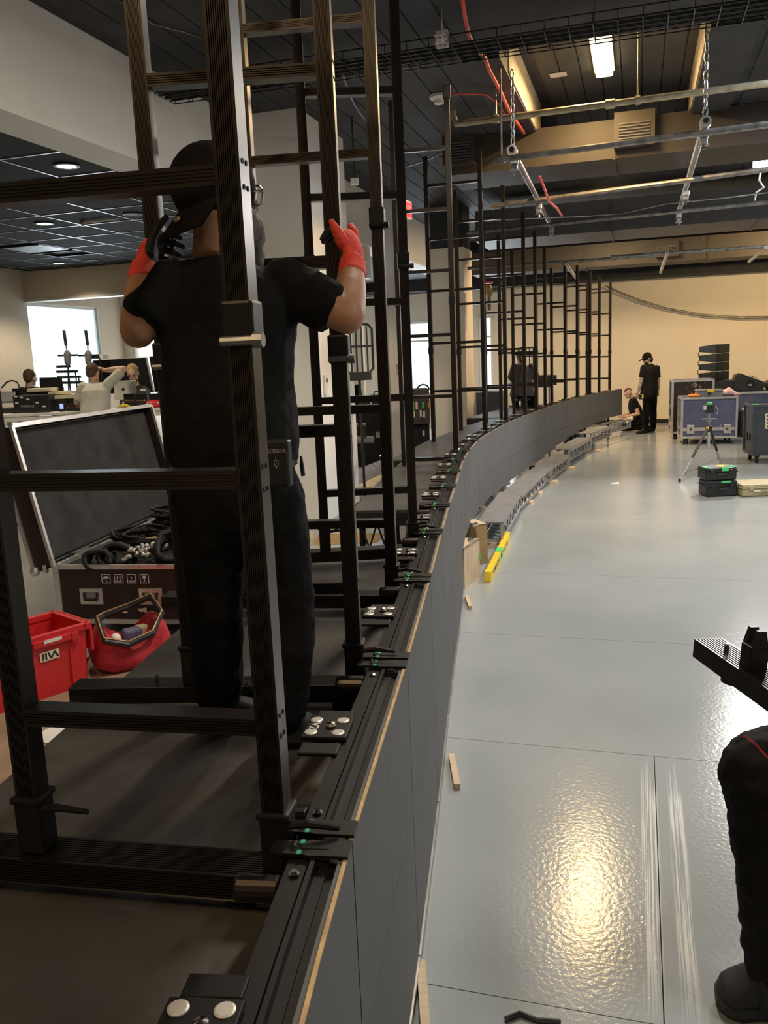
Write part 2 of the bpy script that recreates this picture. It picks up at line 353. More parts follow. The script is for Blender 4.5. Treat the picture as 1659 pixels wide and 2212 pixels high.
# white bulkhead, near pillar and far column
S('wall_bulkhead', MB(WR).bb((-4.95, A0, 4.1), (-4.72, A1, 5.0)), mWallW)
S('trim_2', MB(WR).bb((-5.15, A0, 4.06), (-4.70, A1, 4.12)), mWallW)
S('wall_bulkhead_upper', MB(WR).bb((-4.95, A0, 5.0), (-4.8, A1, 5.5)), mBlackC)
S('wall_pillar', MB(WR).bb((-4.8, 9.87, 0), (-3.86, 11.45, 5.0)), mWallW)
c2 = G(940, 985); c2b = WR.inverted() @ c2
S('wall_column', MB(WR).bb((c2b.x-.02, c2b.y, 0), (c2b.x+.70, c2b.y+.85, 4.15)), mWall)
S('trim_3', MB(WR).bb((c2b.x-.04, c2b.y-.02, 0), (c2b.x+.72, c2b.y+.87, .12)), mWallW)
S('wall_column_head', MB(WR).bb((c2b.x+.02, c2b.y+.03, 4.15), (c2b.x+.68, c2b.y+.8, 5.0)), mConc)
# main ceiling: dark slab with one deep coffer, beams with their lit sides painted on as pale strips
ce = S('ceiling', MB(WR).bb((-4.8, A0, ZC), (-1.75, A1, 5.6)).bb((1.05, A0, ZC), (B1, A1, 5.6)).bb((-1.75, A0, ZC), (1.05, 9.0, 5.6)).bb((-1.75, 13.9, ZC), (1.05, A1, 5.6)).bb((-1.75, 9.0, 5.42), (1.05, 13.9, 5.6)), mConc)
for b0, b1 in ((-1.75, -1.36), (.60, 1.05)):
    S('ceiling_beam', MB(WR).bb((b0, 9.0, 4.94), (b1, 13.9, 5.45)), mConc, ce)
S('lit_side_strip', MB(WR).bb((-1.365, 9.6, 4.96), (-1.345, 12.6, 5.44)), mLitSpat, ce)
S('lit_side_strip', MB(WR).bb((.585, 9.6, 5.0), (.605, 12.6, 5.44)), mLitSpat, ce)
for i in range(8):
    b = -1.2+.24*i; S('coffer_board', MB(WR).bb((b, 9.0, 5.405), (b+.225, 13.9, 5.425)), mCoff, ce)
for i in range(11):
    b = -4.6+.29*i
    if b < -1.9: S('ceiling_board', MB(WR).bb((b, 3.0, 4.985), (b+.275, 20, 5.0)), mConc, ce)
for i in range(6):
    b = 1.15+.5*i; S('ceiling_board', MB(WR).bb((b, 3.0, 4.985), (b+.47, 20, 5.0)), mConc, ce)
# low grid ceiling of the left bay
cl = S('ceiling_low', MB(WR).bb((B0-3, -6, 4.14), (-4.95, A1, 4.2)), mBlackC)
TB, TA, ob, oa = .83, .9, -5.12, 8.13
tm = None
for j in range(0, 9):
    for i in range(-4, 8):
        b1 = ob-TB*j+TB if j == 0 else ob-TB*(j-1); b0 = ob-TB*j
        b1 = min(b1, -5.15) if j == 0 else b1
        if j == 0: continue
        if (i, j) == (5, 6): continue
        S('ceiling_tile', MB(WR).bb((b0+.012, oa+TA*i+.012, 4.105), (b1-.012, oa+TA*(i+1)-.012, 4.14)), mTile, cl)
for j in range(0, 9): S('tee_bar', MB(WR).bb((ob-TB*j-.011, 3.5, 4.098), (ob-TB*j+.011, LA, 4.104)), mTee, cl)
for i in range(-5, 8): S('tee_bar', MB(WR).bb((B0, oa+TA*i-.011, 4.097), (-5.1, oa+TA*i+.011, 4.103)), mTee, cl)
# ================================================================ CURVED LED ROW
CV = [(-.24, .1), (-.2, .6), (-.151, 1.085), (-.093, 1.553), (.054, 2.561), (.191, 3.57), (.315, 4.535), (.425, 5.363), (.541, 6.168), (.648, 6.96), (.757, 7.73), (.885, 8.45), (1.07, 9.35), (1.27, 10.11), (1.72, 11.55), (2.08, 12.55), (2.74, 14.2), (3.4, 15.8), (4.1, 17.25), (4.8, 18.5), (5.64, 19.7)]
ZT = 1.11
cl_ = [0.0]
for i in range(1, len(CV)): cl_.append(cl_[-1]+math.dist(CV[i-1], CV[i]))
def cpos(s):
    s = max(0, min(s, cl_[-1]))
    for i in range(1, len(CV)):
        if s <= cl_[i]+1e-9:
            t = (s-cl_[i-1])/(cl_[i]-cl_[i-1]); return V((CV[i-1][0]+(CV[i][0]-CV[i-1][0])*t, CV[i-1][1]+(CV[i][1]-CV[i-1][1])*t, 0))
def ctan(s): return (cpos(s+.25)-cpos(s-.25)).normalized()
def cnor(s): t = ctan(s); return V((-t.y, t.x, 0))          # to the left / behind the wall
def sAtY(y):
    for k in range(0, 4000):
        if cpos(k*.006).y >= y: return k*.006
    return cl_[-1]
bnd = [sAtY(y) for y in (.55, 1.553, 2.561, 3.57, 4.535, 5.363, 6.168, 6.96, 7.73, 8.45)]
rem = cl_[-1]-bnd[-1]; nn = 12
bnd += [bnd[-1]+rem*(k+1)/nn for k in range(nn)]
ORD = ['first', 'second', 'third', 'fourth', 'fifth', 'sixth', 'seventh', 'eighth', 'ninth', 'tenth', 'eleventh', 'twelfth', 'thirteenth', 'fourteenth', 'fifteenth', 'sixteenth', 'seventeenth', 'eighteenth', 'nineteenth', 'twentieth', 'twenty-first', 'twenty-second']
def zbot(s):
    y = cpos(s).y
    if y < 7.0: return .06
    if y < 11: return .42-(y-7)*.035
    if y < 14: return .28
    return .28+(y-14)*.045
def slab2(mb, s0, s1, d0, d1, z0, z1):
    """curved slab between arclengths; d = distance behind the face"""
    k = 3; vs = []
    for i in range(k+1):
        s = s0+(s1-s0)*i/k; p, n = cpos(s), cnor(s)
        for d, z in ((d0, z0), (d1, z0), (d1, z1), (d0, z1)): vs.append(p+n*d+V((0, 0, z)))
    fs = [(i*4+j, i*4+(j+1) % 4, i*4+4+(j+1) % 4, i*4+4+j) for i in range(k) for j in range(4)]
    return mb.add(vs, fs+[(3, 2, 1, 0), (4*k, 4*k+1, 4*k+2, 4*k+3)])
def wpt(s, d, z): return cpos(s)+cnor(s)*d+V((0, 0, z))
for i in range(len(bnd)-1):
    s0, s1 = bnd[i]+.004, bnd[i+1]-.004; sm_ = (s0+s1)/2; zb = zbot(sm_)
    far = i > 12
    extra = ', marked V2' if i == 1 else (', by a box' if i == 6 else (', the last one' if i == len(bnd)-2 else ''))
    t = thing('led_panel', '%s dark grey LED panel from the camera end of the curved row%s' % (ORD[i], extra), 'led panel', cpos(sm_), 0, 'LED panels of the curved row')
    cut = [ZT, ZT-.5, zb] if ZT-.5-zb > .12 else [ZT, zb]
    for k in range(len(cut)-1):
        h = (s1-s0)/2
        for q in (0, 1):
            obj('display_module', slab2(MB(), s0+h*q+.0008, s0+h*(q+1)-.0008, 0, .018, cut[k+1]+.0012, cut[k]-.003), mLedF, t)
    obj('cabinet', slab2(slab2(MB(), s0, s1, .019, .04, zb, ZT-.025), s0, s1, .04, .115, zb, ZT-.02), mLedB, t)
    obj('top_frame', slab2(slab2(MB(), s0, s1, .062, .072, ZT-.02, ZT+.001), s0, s1, .078, .118, ZT-.02, ZT-.006), mAluD, t)
    obj('edge_strip', slab2(MB(), s0, s1, .0, .008, ZT-.003, ZT+.001), mGold, t)
    # plate with four discs and a knob at the middle of the panel top
    c = wpt(sm_, .155, ZT+.004); tg, nr = ctan(sm_), cnor(sm_)
    R3 = M((nr, tg, V((0, 0, 1)))).transposed()
    lp = obj('joining_plate', MB().box(c, (.12, .125, .012), R=R3).box(c-tg*.11+V((0, 0, -.005)), (.1, .06, .01), R=R3).box(c+tg*.10+V((0, 0, -.008)), (.1, .05, .008), R=R3), mLedB if i < 3 else mAlu, t, bevel=.003)
    dd = [(-.035, -.037), (.037, -.037), (-.035, .037), (.037, .037)]
    for dx, dy in dd:
        obj('magnet_disc', MB().lathe([(.017, 0), (.017, .003), (.013, .0045)], c+nr*dx+tg*dy+V((0, 0, .005)), n=14), mDisc, lp)
    obj('knob', MB().lathe([(.011, 0), (.014, .006), (.012, .013), (.004, .016)], c+V((0, 0, .005))-nr*.01, n=14), mChrome, lp)
    if i == 1: text('V2', .036, c+nr*.036+V((0, 0, .0072)), -tg, -nr, mWhite, lp)
    if i == 2: text('V3', .036, c+nr*.036+V((0, 0, .0072)), -tg, -nr, mWhite, lp)
    # the pair of slotted clamps, one at each end
    for s, sg in ((s0+.034, 1), (s1-.034, -1)):
        tg, nr = ctan(s), cnor(s); R3 = M((nr, tg, V((0, 0, 1)))).transposed(); c = wpt(s, .075, ZT+.004)
        pl_ = [(-.082, -.027), (-.082, .027), (.0, .027), (.012, .022), (.07, .022), (.078, .014), (.078, -.014), (.07, -.022), (.012, -.022), (.0, -.027)]
        cp = obj('clamp_plate', MB().plate([c+nr*(x+.005)+tg*y+V((0, 0, .004)) for x, y in pl_], .007), mLedB, t)
        if not far:
            obj('slot', MB().box(c+V((0, 0, .0045))-nr*.008, (.055, .011, .002), R=R3), mBlkM, cp)
            obj('pin', MB().lathe([(.006, 0), (.006, .012), (.003, .014)], c+nr*.035+V((0, 0, .003)), n=8), mChrome, cp)
            obj('painted_glint', MB().box(c+nr*.022+tg*.018+V((0, 0, .0048)), (.009, .013, .0015), R=R3).box(c+nr*.022-tg*.018+V((0, 0, .0048)), (.009, .013, .0015), R=R3), mGreen if i > 1 else mGreenG, cp)  # green laser glints, painted as small squares
            q = wpt(s+.085*sg, .12, ZT-.028)
            obj('locking_knob', MB().lathe([(.014, 0), (.026, .004), (.026, .085), (.02, .09)], q, nr, n=16), mAlu, t, smooth=False, bevel=.002)
            obj('bolt_head', MB().lathe([(.009, 0), (.011, .003), (.006, .009)], wpt(s+.072*sg, .095, ZT-.004), n=8), mChrome, t)
    if i in (0, 1, 2, 3, 4, 5): obj('floor_gasket', slab2(MB(), s0, s1, -.006, .02, .028, .05), mSteel, t)
# wooden levelling wedges under the near panels
for px, py, L_ in ((975, 1672, 'thin wooden wedge on the floor beside the second LED panel'), (1008, 1305, 'short pale wood block under the LED row behind the plywood box'), (905, 2165, 'pale wedge under the nearest LED panel at the bottom of the photo')):
    g = G(px, py); s = sAtY(g.y)
    tag(obj('wood_wedge', MB().plate([g+V((0, -.16, .002)), g+V((.03, -.16, .002)), g+V((.03, .16, .002)), g+V((0, .16, .002))][::-1], .03), mPly, base=g), L_, 'wedge', 'wooden levelling wedges')
# ================================================================ STAGE DECK under the ladders
ZD = .95
def deckseg(s0, s1, wd, lab, name='stage_deck', d0=.17, leg=True):
    t = thing(name, lab, 'stage deck', cpos((s0+s1)/2)+cnor((s0+s1)/2)*.6)
    obj('deck_board', slab2(MB(), s0, s1, d0, wd, ZD-.022, ZD), mDeck, t)
    obj('edge_frame', slab2(MB(), s0, s0+.04, d0, wd, ZD-.12, ZD-.023), mBlk, t); obj('edge_frame', slab2(MB(), s1-.04, s1, d0, wd, ZD-.12, ZD-.023), mBlk, t)
    obj('edge_rail', slab2(MB(), s0, s1, wd-.04, wd-.002, ZD-.12, ZD-.023), mBlk, t); obj('edge_rail', slab2(MB(), s0, s1, d0, d0+.04, ZD-.12, ZD-.023), mBlk, t)
    for s in (s0+.05, s1-.05):
        tr = MB(); a, b = wpt(s, d0+.05, ZD-.3), wpt(s, wd-.05, ZD-.3); tr.tube([a, b], .016, 6)
        n = 8
        for k in range(n):
            p = a.lerp(b, k/n); q = a.lerp(b, (k+1)/n); u = V((0, 0, .19))
            tr.tube([p, q+u] if k % 2 else [p+u, q], .008, 5)
        obj('end_truss', tr, mBlk, t)
    for s in (s0+.08, s1-.08):
        for d in (d0+.06, wd-.06): obj('leg', MB().tube([wpt(s, d, 0), wpt(s, d, ZD-.05)], .024, 8), mAluD, t)
deckseg(sAtY(.15), sAtY(4.8), 1.08, 'nearest black plywood stage deck carrying the capped worker')
deckseg(sAtY(6.1), sAtY(8.9), .78, 'middle black stage deck on a truss edge behind the LED row')
deckseg(sAtY(9.0), sAtY(14.3), .95, 'long dark stage deck behind the bend of the LED row')
deckseg(sAtY(14.4), sAtY(17.4), 1.4, 'wide dark stage deck under the seated person with the ponytail')
deckseg(sAtY(17.5), cl_[-1]-.2, .85, 'furthest dark stage deck behind the end of the LED row')

# ================================================================ LADDER FRAMES
def grooved(wd, ht, n, d=.003):
    """rectangular rail with n grooves along its -y face"""
    pts = [(wd/2, -ht/2), (wd/2, ht/2), (-wd/2, ht/2), (-wd/2, -ht/2)]
    out = []
    a, b = -wd/2+.006, wd/2-.006; st = (b-a)/n
    for i in range(n):
        x = a+st*i; out += [(x+st*.25, -ht/2), (x+st*.3, -ht/2+d), (x+st*.7, -ht/2+d), (x+st*.75, -ht/2)]
    return pts+out
def ladder(lab, pr, pl, ztop, rungz, zbase, detail, splice=2.12, basex=None, upw=.048, mtop=None, extra=0):
    """pr, pl: ground plan of the right and left uprights"""
    t = thing('ladder_frame', lab, 'ladder frame', V((pr.x, pr.y, ZD if zbase > 1 else zbase)), 0, 'ladder frames behind the LED row')
    ax = (pl-pr); ax.z = 0; ax = ax.normalized(); dp = V((ax.y, -ax.x, 0))     # toward the camera side
    if dp.y > 0: dp = -dp
    for p, nm in ((pr, 0), (pl, 1)):
        mb = MB()
        if detail:
            mb.extr([(q_[0], -q_[1]) for q_ in grooved(upw, .05, 9 if detail > 1 else 6)][::-1], p+V((0, 0, zbase)), p+V((0, 0, ztop)), dp)
        else: mb.beam(p+V((0, 0, zbase)), p+V((0, 0, ztop)), upw, .05, dp)
        up = obj('upright', mb, mAlu, t)
        if splice:
            zs = splice
            R3 = M((ax, dp, V((0, 0, 1)))).transposed()
            k = obj('splice_clamp', MB().box(p+V((0, 0, zs)), (upw+.014, .064, .085), R=R3), mAluD, up, bevel=.006)
            if detail: k2 = obj('clamp_bolt', MB().tube([p+V((0, 0, zs-.03))+dp*.036-ax*.035, p+V((0, 0, zs-.03))+dp*.036+ax*.03], .009, 8).tube([p+V((0, 0, zs-.03))+dp*.036-ax*.05, p+V((0, 0, zs-.03))+dp*.036-ax*.032], .014, 8), mSteelD if detail > 1 else mAluD, up)
        if detail:
            R3 = M((ax, dp, V((0, 0, 1)))).transposed()
            k = obj('base_socket', MB().box(p+V((0, 0, zbase+.045)), (upw+.012, .06, .13), R=R3).box(p+V((0, 0, zbase+.105)), (upw+.022, .07, .016), R=R3), mAluD, up, bevel=.005)
            q = p+V((0, 0, zbase+.085))-ax*.03
            k = obj('socket_lever', MB().tube([q+dp*.02, q-ax*.04+dp*.02+V((0, 0, .006)), q-ax*.1+dp*.0+V((0, 0, -.012))], [.009, .009, .006], 8), mAluD, up)
    for z in rungz:
        mb = MB(); a, b = pr+ax*.02+V((0, 0, z)), pl-ax*.02+V((0, 0, z))
        if detail: mb.extr([(-q[1], q[0]) for q in grooved(.036, .05, 4)], a, b)
        else: mb.beam(a, b, .045, .032)
        obj('rung', mb, mAlu, t)
    if detail > 1:
        mb = MB()
        for z in rungz:
            for dx in (-.008, .008):
                for dz in (-.022, .022): mb.disc(pr+V((0, 0, z+dz))-ax*(upw/2+.0005)+dp*dx*1.2, -ax, .005, .002, 8)
        obj('bolt_hole', mb, mBlkM, t, kind='stuff')
    # base rail, running from behind the LED panel out over the deck
    if zbase > 1 and detail:
        zr = zbase-.02; e0, e1 = pr-ax*.075+V((0, 0, zr-.03)), pl+ax*(.28+extra)+V((0, 0, zr-.03))
        prof = grooved(.095, .058, 11, .003)
        prof = [(x, -y) for x, y in prof][::-1]                # grooves on top
        side = [(.0475, -.029+.0066*k) for k in range(1, 9)]
        out = []
        for k in range(8): out += [(-.0475, .026-.0066*k), (-.0475, .0235-.0066*k), (-.0445, .023-.0066*k), (-.0445, .0205-.0066*k)]
        top = [q for q in prof if q[1] > .02]
        full = [(.0475, .029)]
        n = 11; a_, b_ = .0415, -.0415; st = (b_-a_)/n
        for k in range(n): x = a_+st*k; full += [(x+st*.25, .029), (x+st*.3, .026), (x+st*.7, .026), (x+st*.75, .029)]
        full += [(-.0475, .029)]+out+[(-.0475, -.029), (.0475, -.029)]
        # extr x axis = up x t ; make the grooved side face the camera
        tdir = (e1-e0).normalized(); xd = V((0, 0, 1)).cross(tdir)
        if xd.dot(dp) > 0: full = [(-x, y) for x, y in full][::-1]
        br = obj('base_rail', MB().extr(full, e0, e1), mAlu, t)
        for q in (.12, .78):
            c = e0.lerp(e1, q); c.z = ZD
            obj('rubber_foot', MB().lathe([(.034, 0), (.034, .012), (.022, .016), (.022, zr-.059-ZD)], c, n=12), mRub, br)
        c = e0.lerp(e1, .72)
        obj('rail_pin', MB().tube([c+V((0, 0, .028)), c+V((0, 0, .055))], .006, 8), mChrome, br)
    return t
def onLine(px, py, z): p = G(px, py, z); p.z = 0; return p
LAD = [((605, 1850), (83, 1812)), ((768, 1455), (418, 1460)), ((848, 1270), None), ((893, 1170), (703, 1180))]
plan = []
for r, l in LAD:
    pr = onLine(*r, 1.06); plan.append([pr, onLine(*l, 1.06) if l else None])
s3 = sAtY(plan[2][0].y); plan[2][1] = plan[2][0]+cnor(s3)*.53
ladn = ['nearest black ladder frame in front of the capped worker', 'second black ladder frame from the camera, gripped by the capped worker', 'third black ladder frame from the camera, just beyond the gripping worker', 'fourth black ladder frame from the camera, last before the deck gap']
for i in range(4):
    pr, pl = plan[i]
    z0 = 1.355; rz = [z0, z0+.50, z0+(1.045 if i == 0 else 1.0), z0+1.53, z0+2.03, z0+2.53]
    ladder(ladn[i], pr, pl, 4.55, rz, 1.06, 2 if i < 2 else 1, splice=(2.14, 2.10, 2.63, 2.56)[i], extra=(.45, .13, .25, .3)[i])
FAR = [(984, 855, (583, 722, 855, 990, 450, 318), 205, None, 855), (1047, 842, (390, 508, 622, 737, 842), 325, 932, 0), (1093, 837, (470, 554, 651, 746, 837), 400, 992, 0), (1134, 831, (512, 592, 672, 753, 831), 457, 1048, 0),
       (1158, 831, (613, 686, 760, 831), 499, 1081, 0), (1178, 827, (633, 698, 763, 827), 531, 1109, 0), (1221, 824, (596, 653, 710, 768, 824), 567, 1159, 0), (1247, 820, (607, 660, 715, 768, 820), 573, 1192, 0),
       (1274, 818, (616, 668, 718, 770, 818), 586, 1222, 0), (1294, 818, (624, 673, 721, 770, 818), 598, 1249, 0), (1317, 817, (630, 677, 724, 770, 817), 605, 1268, 0)]
fl_ = ['black ladder frame with a small box on its tall right post, fifth from the camera', 'sixth black ladder frame from the camera, in line with the far column', 'seventh black ladder frame from the camera, right of the far column', 'eighth black ladder frame from the camera, before the seated woman', 'ninth black ladder frame from the camera, passing the seated woman', 'tenth black ladder frame from the camera, beside the seated woman', 'eleventh black ladder frame from the camera, beside the mixing desk', 'fourth black ladder frame from the far end of the row', 'third black ladder frame from the far end of the row', 'second last black ladder frame of the row', 'last black ladder frame at the far end of the row, before the beige wall']
for (px, py, rg, top, lx, _), lb in zip(FAR, fl_):
    best = None
    for k in range(200, 4000):
        s = k*.006
        if s > cl_[-1]: break
        p = cpos(s)+cnor(s)*.15
        e = abs(proj(p+V((0, 0, 1.3)))[0]-px)
        if best is None or e < best[0]: best = (e, s, p)
    s, pr = best[1], best[2]
    if lx:
        bw = min((abs(proj(pr+cnor(s)*(w_*.01)+V((0, 0, 2)))[0]-lx), w_*.01) for w_ in range(40, 160))[1]
    else: bw = .54
    pl = pr+cnor(s)*bw
    hz = lambda y: P(px, y, pr.y).z
    ladder(lb, pr, pl, hz(top), [hz(y) for y in rg], ZD, 0, splice=hz(770)+.1 if px != 984 else 2.6, upw=.05)
    if px == 984:
        q = pr+V((0, 0, hz(top)))
        tag(obj('junction_box', MB().box(q+V((.0, 0, .03)), (.07, .06, .12)), mBlk, base=q, bevel=.006), 'small black box clipped on top of a tall ladder post', 'box')
# ================================================================ TRUSS BASE, LEGS, SUPPORTS under the row
def truss(s0, s1, lab, lip=True):
    t = thing('truss_segment', lab, 'truss', cpos((s0+s1)/2)-cnor((s0+s1)/2)*.25, 0, 'truss pieces under the LED row')
    zt = zbot((s0+s1)/2)-.04; zb = max(.06, zt-.2)
    def q(s, d, z): return wpt(s0, d, z).lerp(wpt(s1, d, z), (s-s0)/(s1-s0))
    for d in (-.28, -.08):
        for z in (zt-.03, zb): obj('chord', MB().tube([q(s0, d, z), q(s1, d, z)], .022, 8), mSteel, t)
    n = max(6, int((s1-s0)/.16)); mb = MB()
    for k in range(n):
        a, b = s0+(s1-s0)*k/n, s0+(s1-s0)*(k+1)/n
        z0, z1 = (zb, zt-.03) if k % 2 else (zt-.03, zb)
        mb.tube([q(a, -.28, z0), q(b, -.28, z1)], .010, 5); mb.tube([q(a, -.28, zb), q(b, -.06, zb)], .008, 4)
    obj('lacing', mb, mSteel, t)
    for s in (s0, s1):
        obj('end_frame', MB().beam(q(s, -.28, zb), q(s, -.28, zt-.03), .03, .03, (1, 0, 0)).beam(q(s, -.28, zb), q(s, -.06, zb), .03, .03), mSteel, t)
    if lip:
        vs = [q(s0, -.30, zt), q(s1, -.30, zt), q(s1, -.01, zt), q(s0, -.01, zt)]
        obj('cover_board', MB().plate(vs, .015), mGreyB, t)
        obj('front_strip', MB().plate([q(s0, -.30, zt-.01), q(s1, -.30, zt-.01), q(s1, -.285, zt-.06), q(s0, -.285, zt-.06)], .006), mSteel, t)
    return t
ss = [sAtY(y) for y in (8.9, 10.9, 12.9, 15.0, 16.9, 18.4, 19.5)]
tl = ['nearest silver truss under the LED row, beyond the plywood boxes', 'second silver truss under the LED row, on pads', 'third silver truss under the LED row, near the grey weights', 'fourth truss under the LED row, past the grey weights', 'fifth truss under the LED row, near the kneeling worker', 'last truss under the LED row, at the hands of the kneeling worker']
for k in range(6): truss(ss[k]+.01, ss[k+1]-.01, tl[k], k < 5)
for (px, py), lb in zip(((1132, 1086), (1152, 1066), (1188, 1042), (1226, 1012), (1282, 975)), ('nearest steel foot of the LED truss on a wood pad', 'second steel foot of the LED truss on a wood pad', 'third steel foot of the LED truss on a wood pad', 'fourth steel foot of the LED truss, beside the grey weights', 'furthest steel foot of the LED truss')):
    g = G(px, py); t = thing('steel_jack', lb, 'jack', g, 0, 'steel feet of the LED truss')
    obj('post', MB().tube([g+V((0, 0, .03)), g+V((0, 0, .2))], .045, 12), mSteel, t)
    obj('wood_pad', MB().box(g+V((-.06, 0, .015)), (.36, .2, .03), -.4), mPly, t)
for (px, py), lb, mt_, d in (((1231, 966), 'nearer grey box weight standing before the LED truss', mGreyB, (.2, .3, .34)), ((1246, 962), 'further grey box weight with a pink mark before the LED truss', mGreyB, (.26, .3, .38))):
    g = G(px, py); t = thing('weight_box', lb, 'weight', g, -.5, 'grey box weights')
    obj('body', MB(t).box((0, 0, d[2]/2), d), mt_, t, bevel=.02)
    obj('handle', MB(t).tube([(-.06, 0, d[2]), (-.05, 0, d[2]+.03), (.05, 0, d[2]+.03), (.06, 0, d[2])], .01, 6), mRub if 'nearer' in lb else mPink, t)
for i in range(7):
    s = sAtY((7.3, 8.1, 9.2, 10.3, 11.3, 12.3, 13.2)[i]); p = wpt(s, -.035, zbot(s)+.03)
    tag(obj('lamp_bolt', MB().lathe([(.014, 0), (.022, .01), (.022, .05), (.012, .06)], p, -cnor(s)+V((0, 0, .3)), n=12), mChrome, base=p), '%s shiny bolt from the camera below the LED faces' % ORD[i], 'bolt', 'shiny bolts under the LED faces')
# plywood boxes and level
def boardbox(name, lab, c0, c1, h, back, mt_, cat):
    a, b = V(c0), V(c1); n = (b-a).normalized(); q = V((-n.y, n.x, 0))*back
    t = thing(name, lab, cat, (a+b)/2)
    z = V((0, 0, h)); k = V((0, 0, .018))
    obj('front_panel', MB().plate([a, b, b+z, a+z], .018), mt_, t)
    obj('back_panel', MB().plate([a+q, a+q+z, b+q+z, b+q], .018), mt_, t)
    obj('top_panel', MB().plate([a+z, b+z, b+q+z, a+q+z], .018), mPly, t)
    obj('end_panel', MB().plate([a+q*.1, a+q*.9, a+q*.9+z*.98, a+q*.1+z*.98][::-1], .018), mt_, t)
    obj('end_panel', MB().plate([b+q*.1, b+q*.1+z*.98, b+q*.9+z*.98, b+q*.9][::-1], .018), mt_, t)
    return t, a, b, z
t, a, b, z = boardbox('plywood_box', 'pale plywood box propping the LED row, nearest the yellow level', G(1004, 1273), G(1037, 1246), .37, .3, mPly, 'box')
obj('green_sticker', MB().box(b*.97+a*.03+V((.006, -.006, .2)), (.02, .01, .05)), mGreen, t)
t, a, b, z = boardbox('brown_board_box', 'brown board box with printed letters behind the plywood box', G(1030, 1219), G(1054, 1216), .40, .3, mPlyD, 'box')
obj('printed_mark', MB().plate([b+V((-.06, -.004, .2)), b+V((-.03, -.005, .2)), b+V((-.03, -.005, .3)), b+V((-.06, -.004, .3))], .001), mWhite, t)
tag(obj('wood_pad', MB().box(G(1060, 1178)+V((0, 0, .015)), (.2, .2, .03), -.3), mPly, base=G(1060, 1178)), 'pale wood pad on the floor beside the brown board box', 'pad')
g0, g1 = G(1054, 1258), G(1097, 1168); g0.z = g1.z = .05
t = thing('spirit_level', 'long yellow spirit level lying on the grey floor', 'level', (g0+g1)/2)
dirv = (g1-g0).normalized(); sd = V((dirv.y, -dirv.x, 0))
obj('body', MB().beam(g0, g1, .055, .1), mYel, t, bevel=.004)
for k in (.03, .97):
    obj('end_cap', MB().beam(g0.lerp(g1, k)-dirv*.02, g0.lerp(g1, k)+dirv*.02, .058, .103), mYel, t)
for k in (.2, .5, .8):
    obj('vial_window', MB().beam(g0.lerp(g1, k)+sd*.029-dirv*.05, g0.lerp(g1, k)+sd*.029+dirv*.05, .004, .03), mBlk, t)
obj('hand_slot', MB().beam(g0.lerp(g1, .1)+sd*.029, g0.lerp(g1, .42)+sd*.029, .003, .012).beam(g0.lerp(g1, .58)+sd*.029, g0.lerp(g1, .72)+sd*.029, .003, .012), mBlk, t)
obj('green_tape', MB().beam(g0.lerp(g1, .46)+V((0, 0, .001)), g0.lerp(g1, .56)+V((0, 0, .001)), .057, .103), mGreen, t)
g = G(1328, 1045); tag(obj('paper_scrap', MB().plate([g+V((-.06, -.02, .004)), g+V((.06, -.03, .004)), g+V((.07, .03, .02)), g+V((-.03, .03, .012))], .002), mWhite, base=g), 'crumpled white paper scrap on the open grey floor', 'paper')
g = G(1120, 1094); tag(obj('tape_scrap', MB().box(g+V((0, 0, .004)), (.06, .04, .006), .4), mGreen, base=g), 'small green tape scrap on the floor below the truss', 'tape')
g = G(1140, 2205); tag(obj('black_strap', MB().tube([g+V((-.07, 0, .008)), g+V((-.02, .02, .01)), g+V((.03, -.01, .008)), g+V((.1, -.02, .008))], .009, 6), mBlk, base=g), 'scrap of black strap on the floor at the bottom edge', 'strap')
# ================================================================ PEOPLE
Z3 = V((0, 0, 1))
def chain(mb, pts, rs, n=12):
    mb.tube(pts, rs, n)
    for p, r in zip(pts, rs): mb.sph(p, r*.98, n, 6)
def hand(mb, wr, d, thumb, nrm, s=1.0, curl=(.5, .5, .5, .5), tcurl=.3, n=7, spread=.06, tang=.9, with_thumb=True):
    """wr wrist, d finger direction, thumb = side of the thumb, nrm = palm-facing normal"""
    d = V(d).normalized(); nrm = V(nrm); nrm = (nrm-d*nrm.dot(d)).normalized(); th_ = d.cross(nrm)
    if th_.dot(V(thumb)) < 0: th_ = -th_
    L = .19*s; pc = wr+d*.045*s
    mb.ell(pc, (th_*.041*s, d*.056*s, nrm*.019*s), 12, 8)
    mb.tube([wr-d*.01*s, wr+d*.03*s], [.026*s, .03*s], 10)
    tips = []
    for k, (off, ln, cu) in enumerate(zip((.030, .010, -.010, -.029), (.072, .082, .076, .060), curl)):
        p = wr+d*.088*s+th_*off*s; dd = (d+th_*spread*(1.5-k)).normalized(); pts = [p-d*.03*s, p]
        a = 0
        for seg, fr in ((.42, 1), (.32, 1.1), (.26, .9)):
            a += cu*fr; dv = dd*math.cos(a)+nrm*math.sin(a); p = p+dv*ln*seg*s*1.05; pts.append(p)
        rr = .0092*s if k < 3 else .008*s
        mb.tube(pts, [rr*1.05, rr*1.05, rr, rr*.95, rr*.8], n); mb.sph(pts[-1], rr*.82, n, 5); tips.append(pts[-1])
    if not with_thumb: return
    p = wr+d*.02*s+th_*.028*s; dd = (d*math.cos(tang)+th_*math.sin(tang)).normalized(); pts = [p]
    a = 0
    for seg in (.045, .034, .028):
        dv = (dd*math.cos(a)+nrm*math.sin(a)); p = p+dv*seg*s; pts.append(p); a += tcurl
    mb.tube(pts, [.015*s, .0125*s, .0105*s, .008*s], n); mb.sph(pts[-1], .0085*s, n, 5)
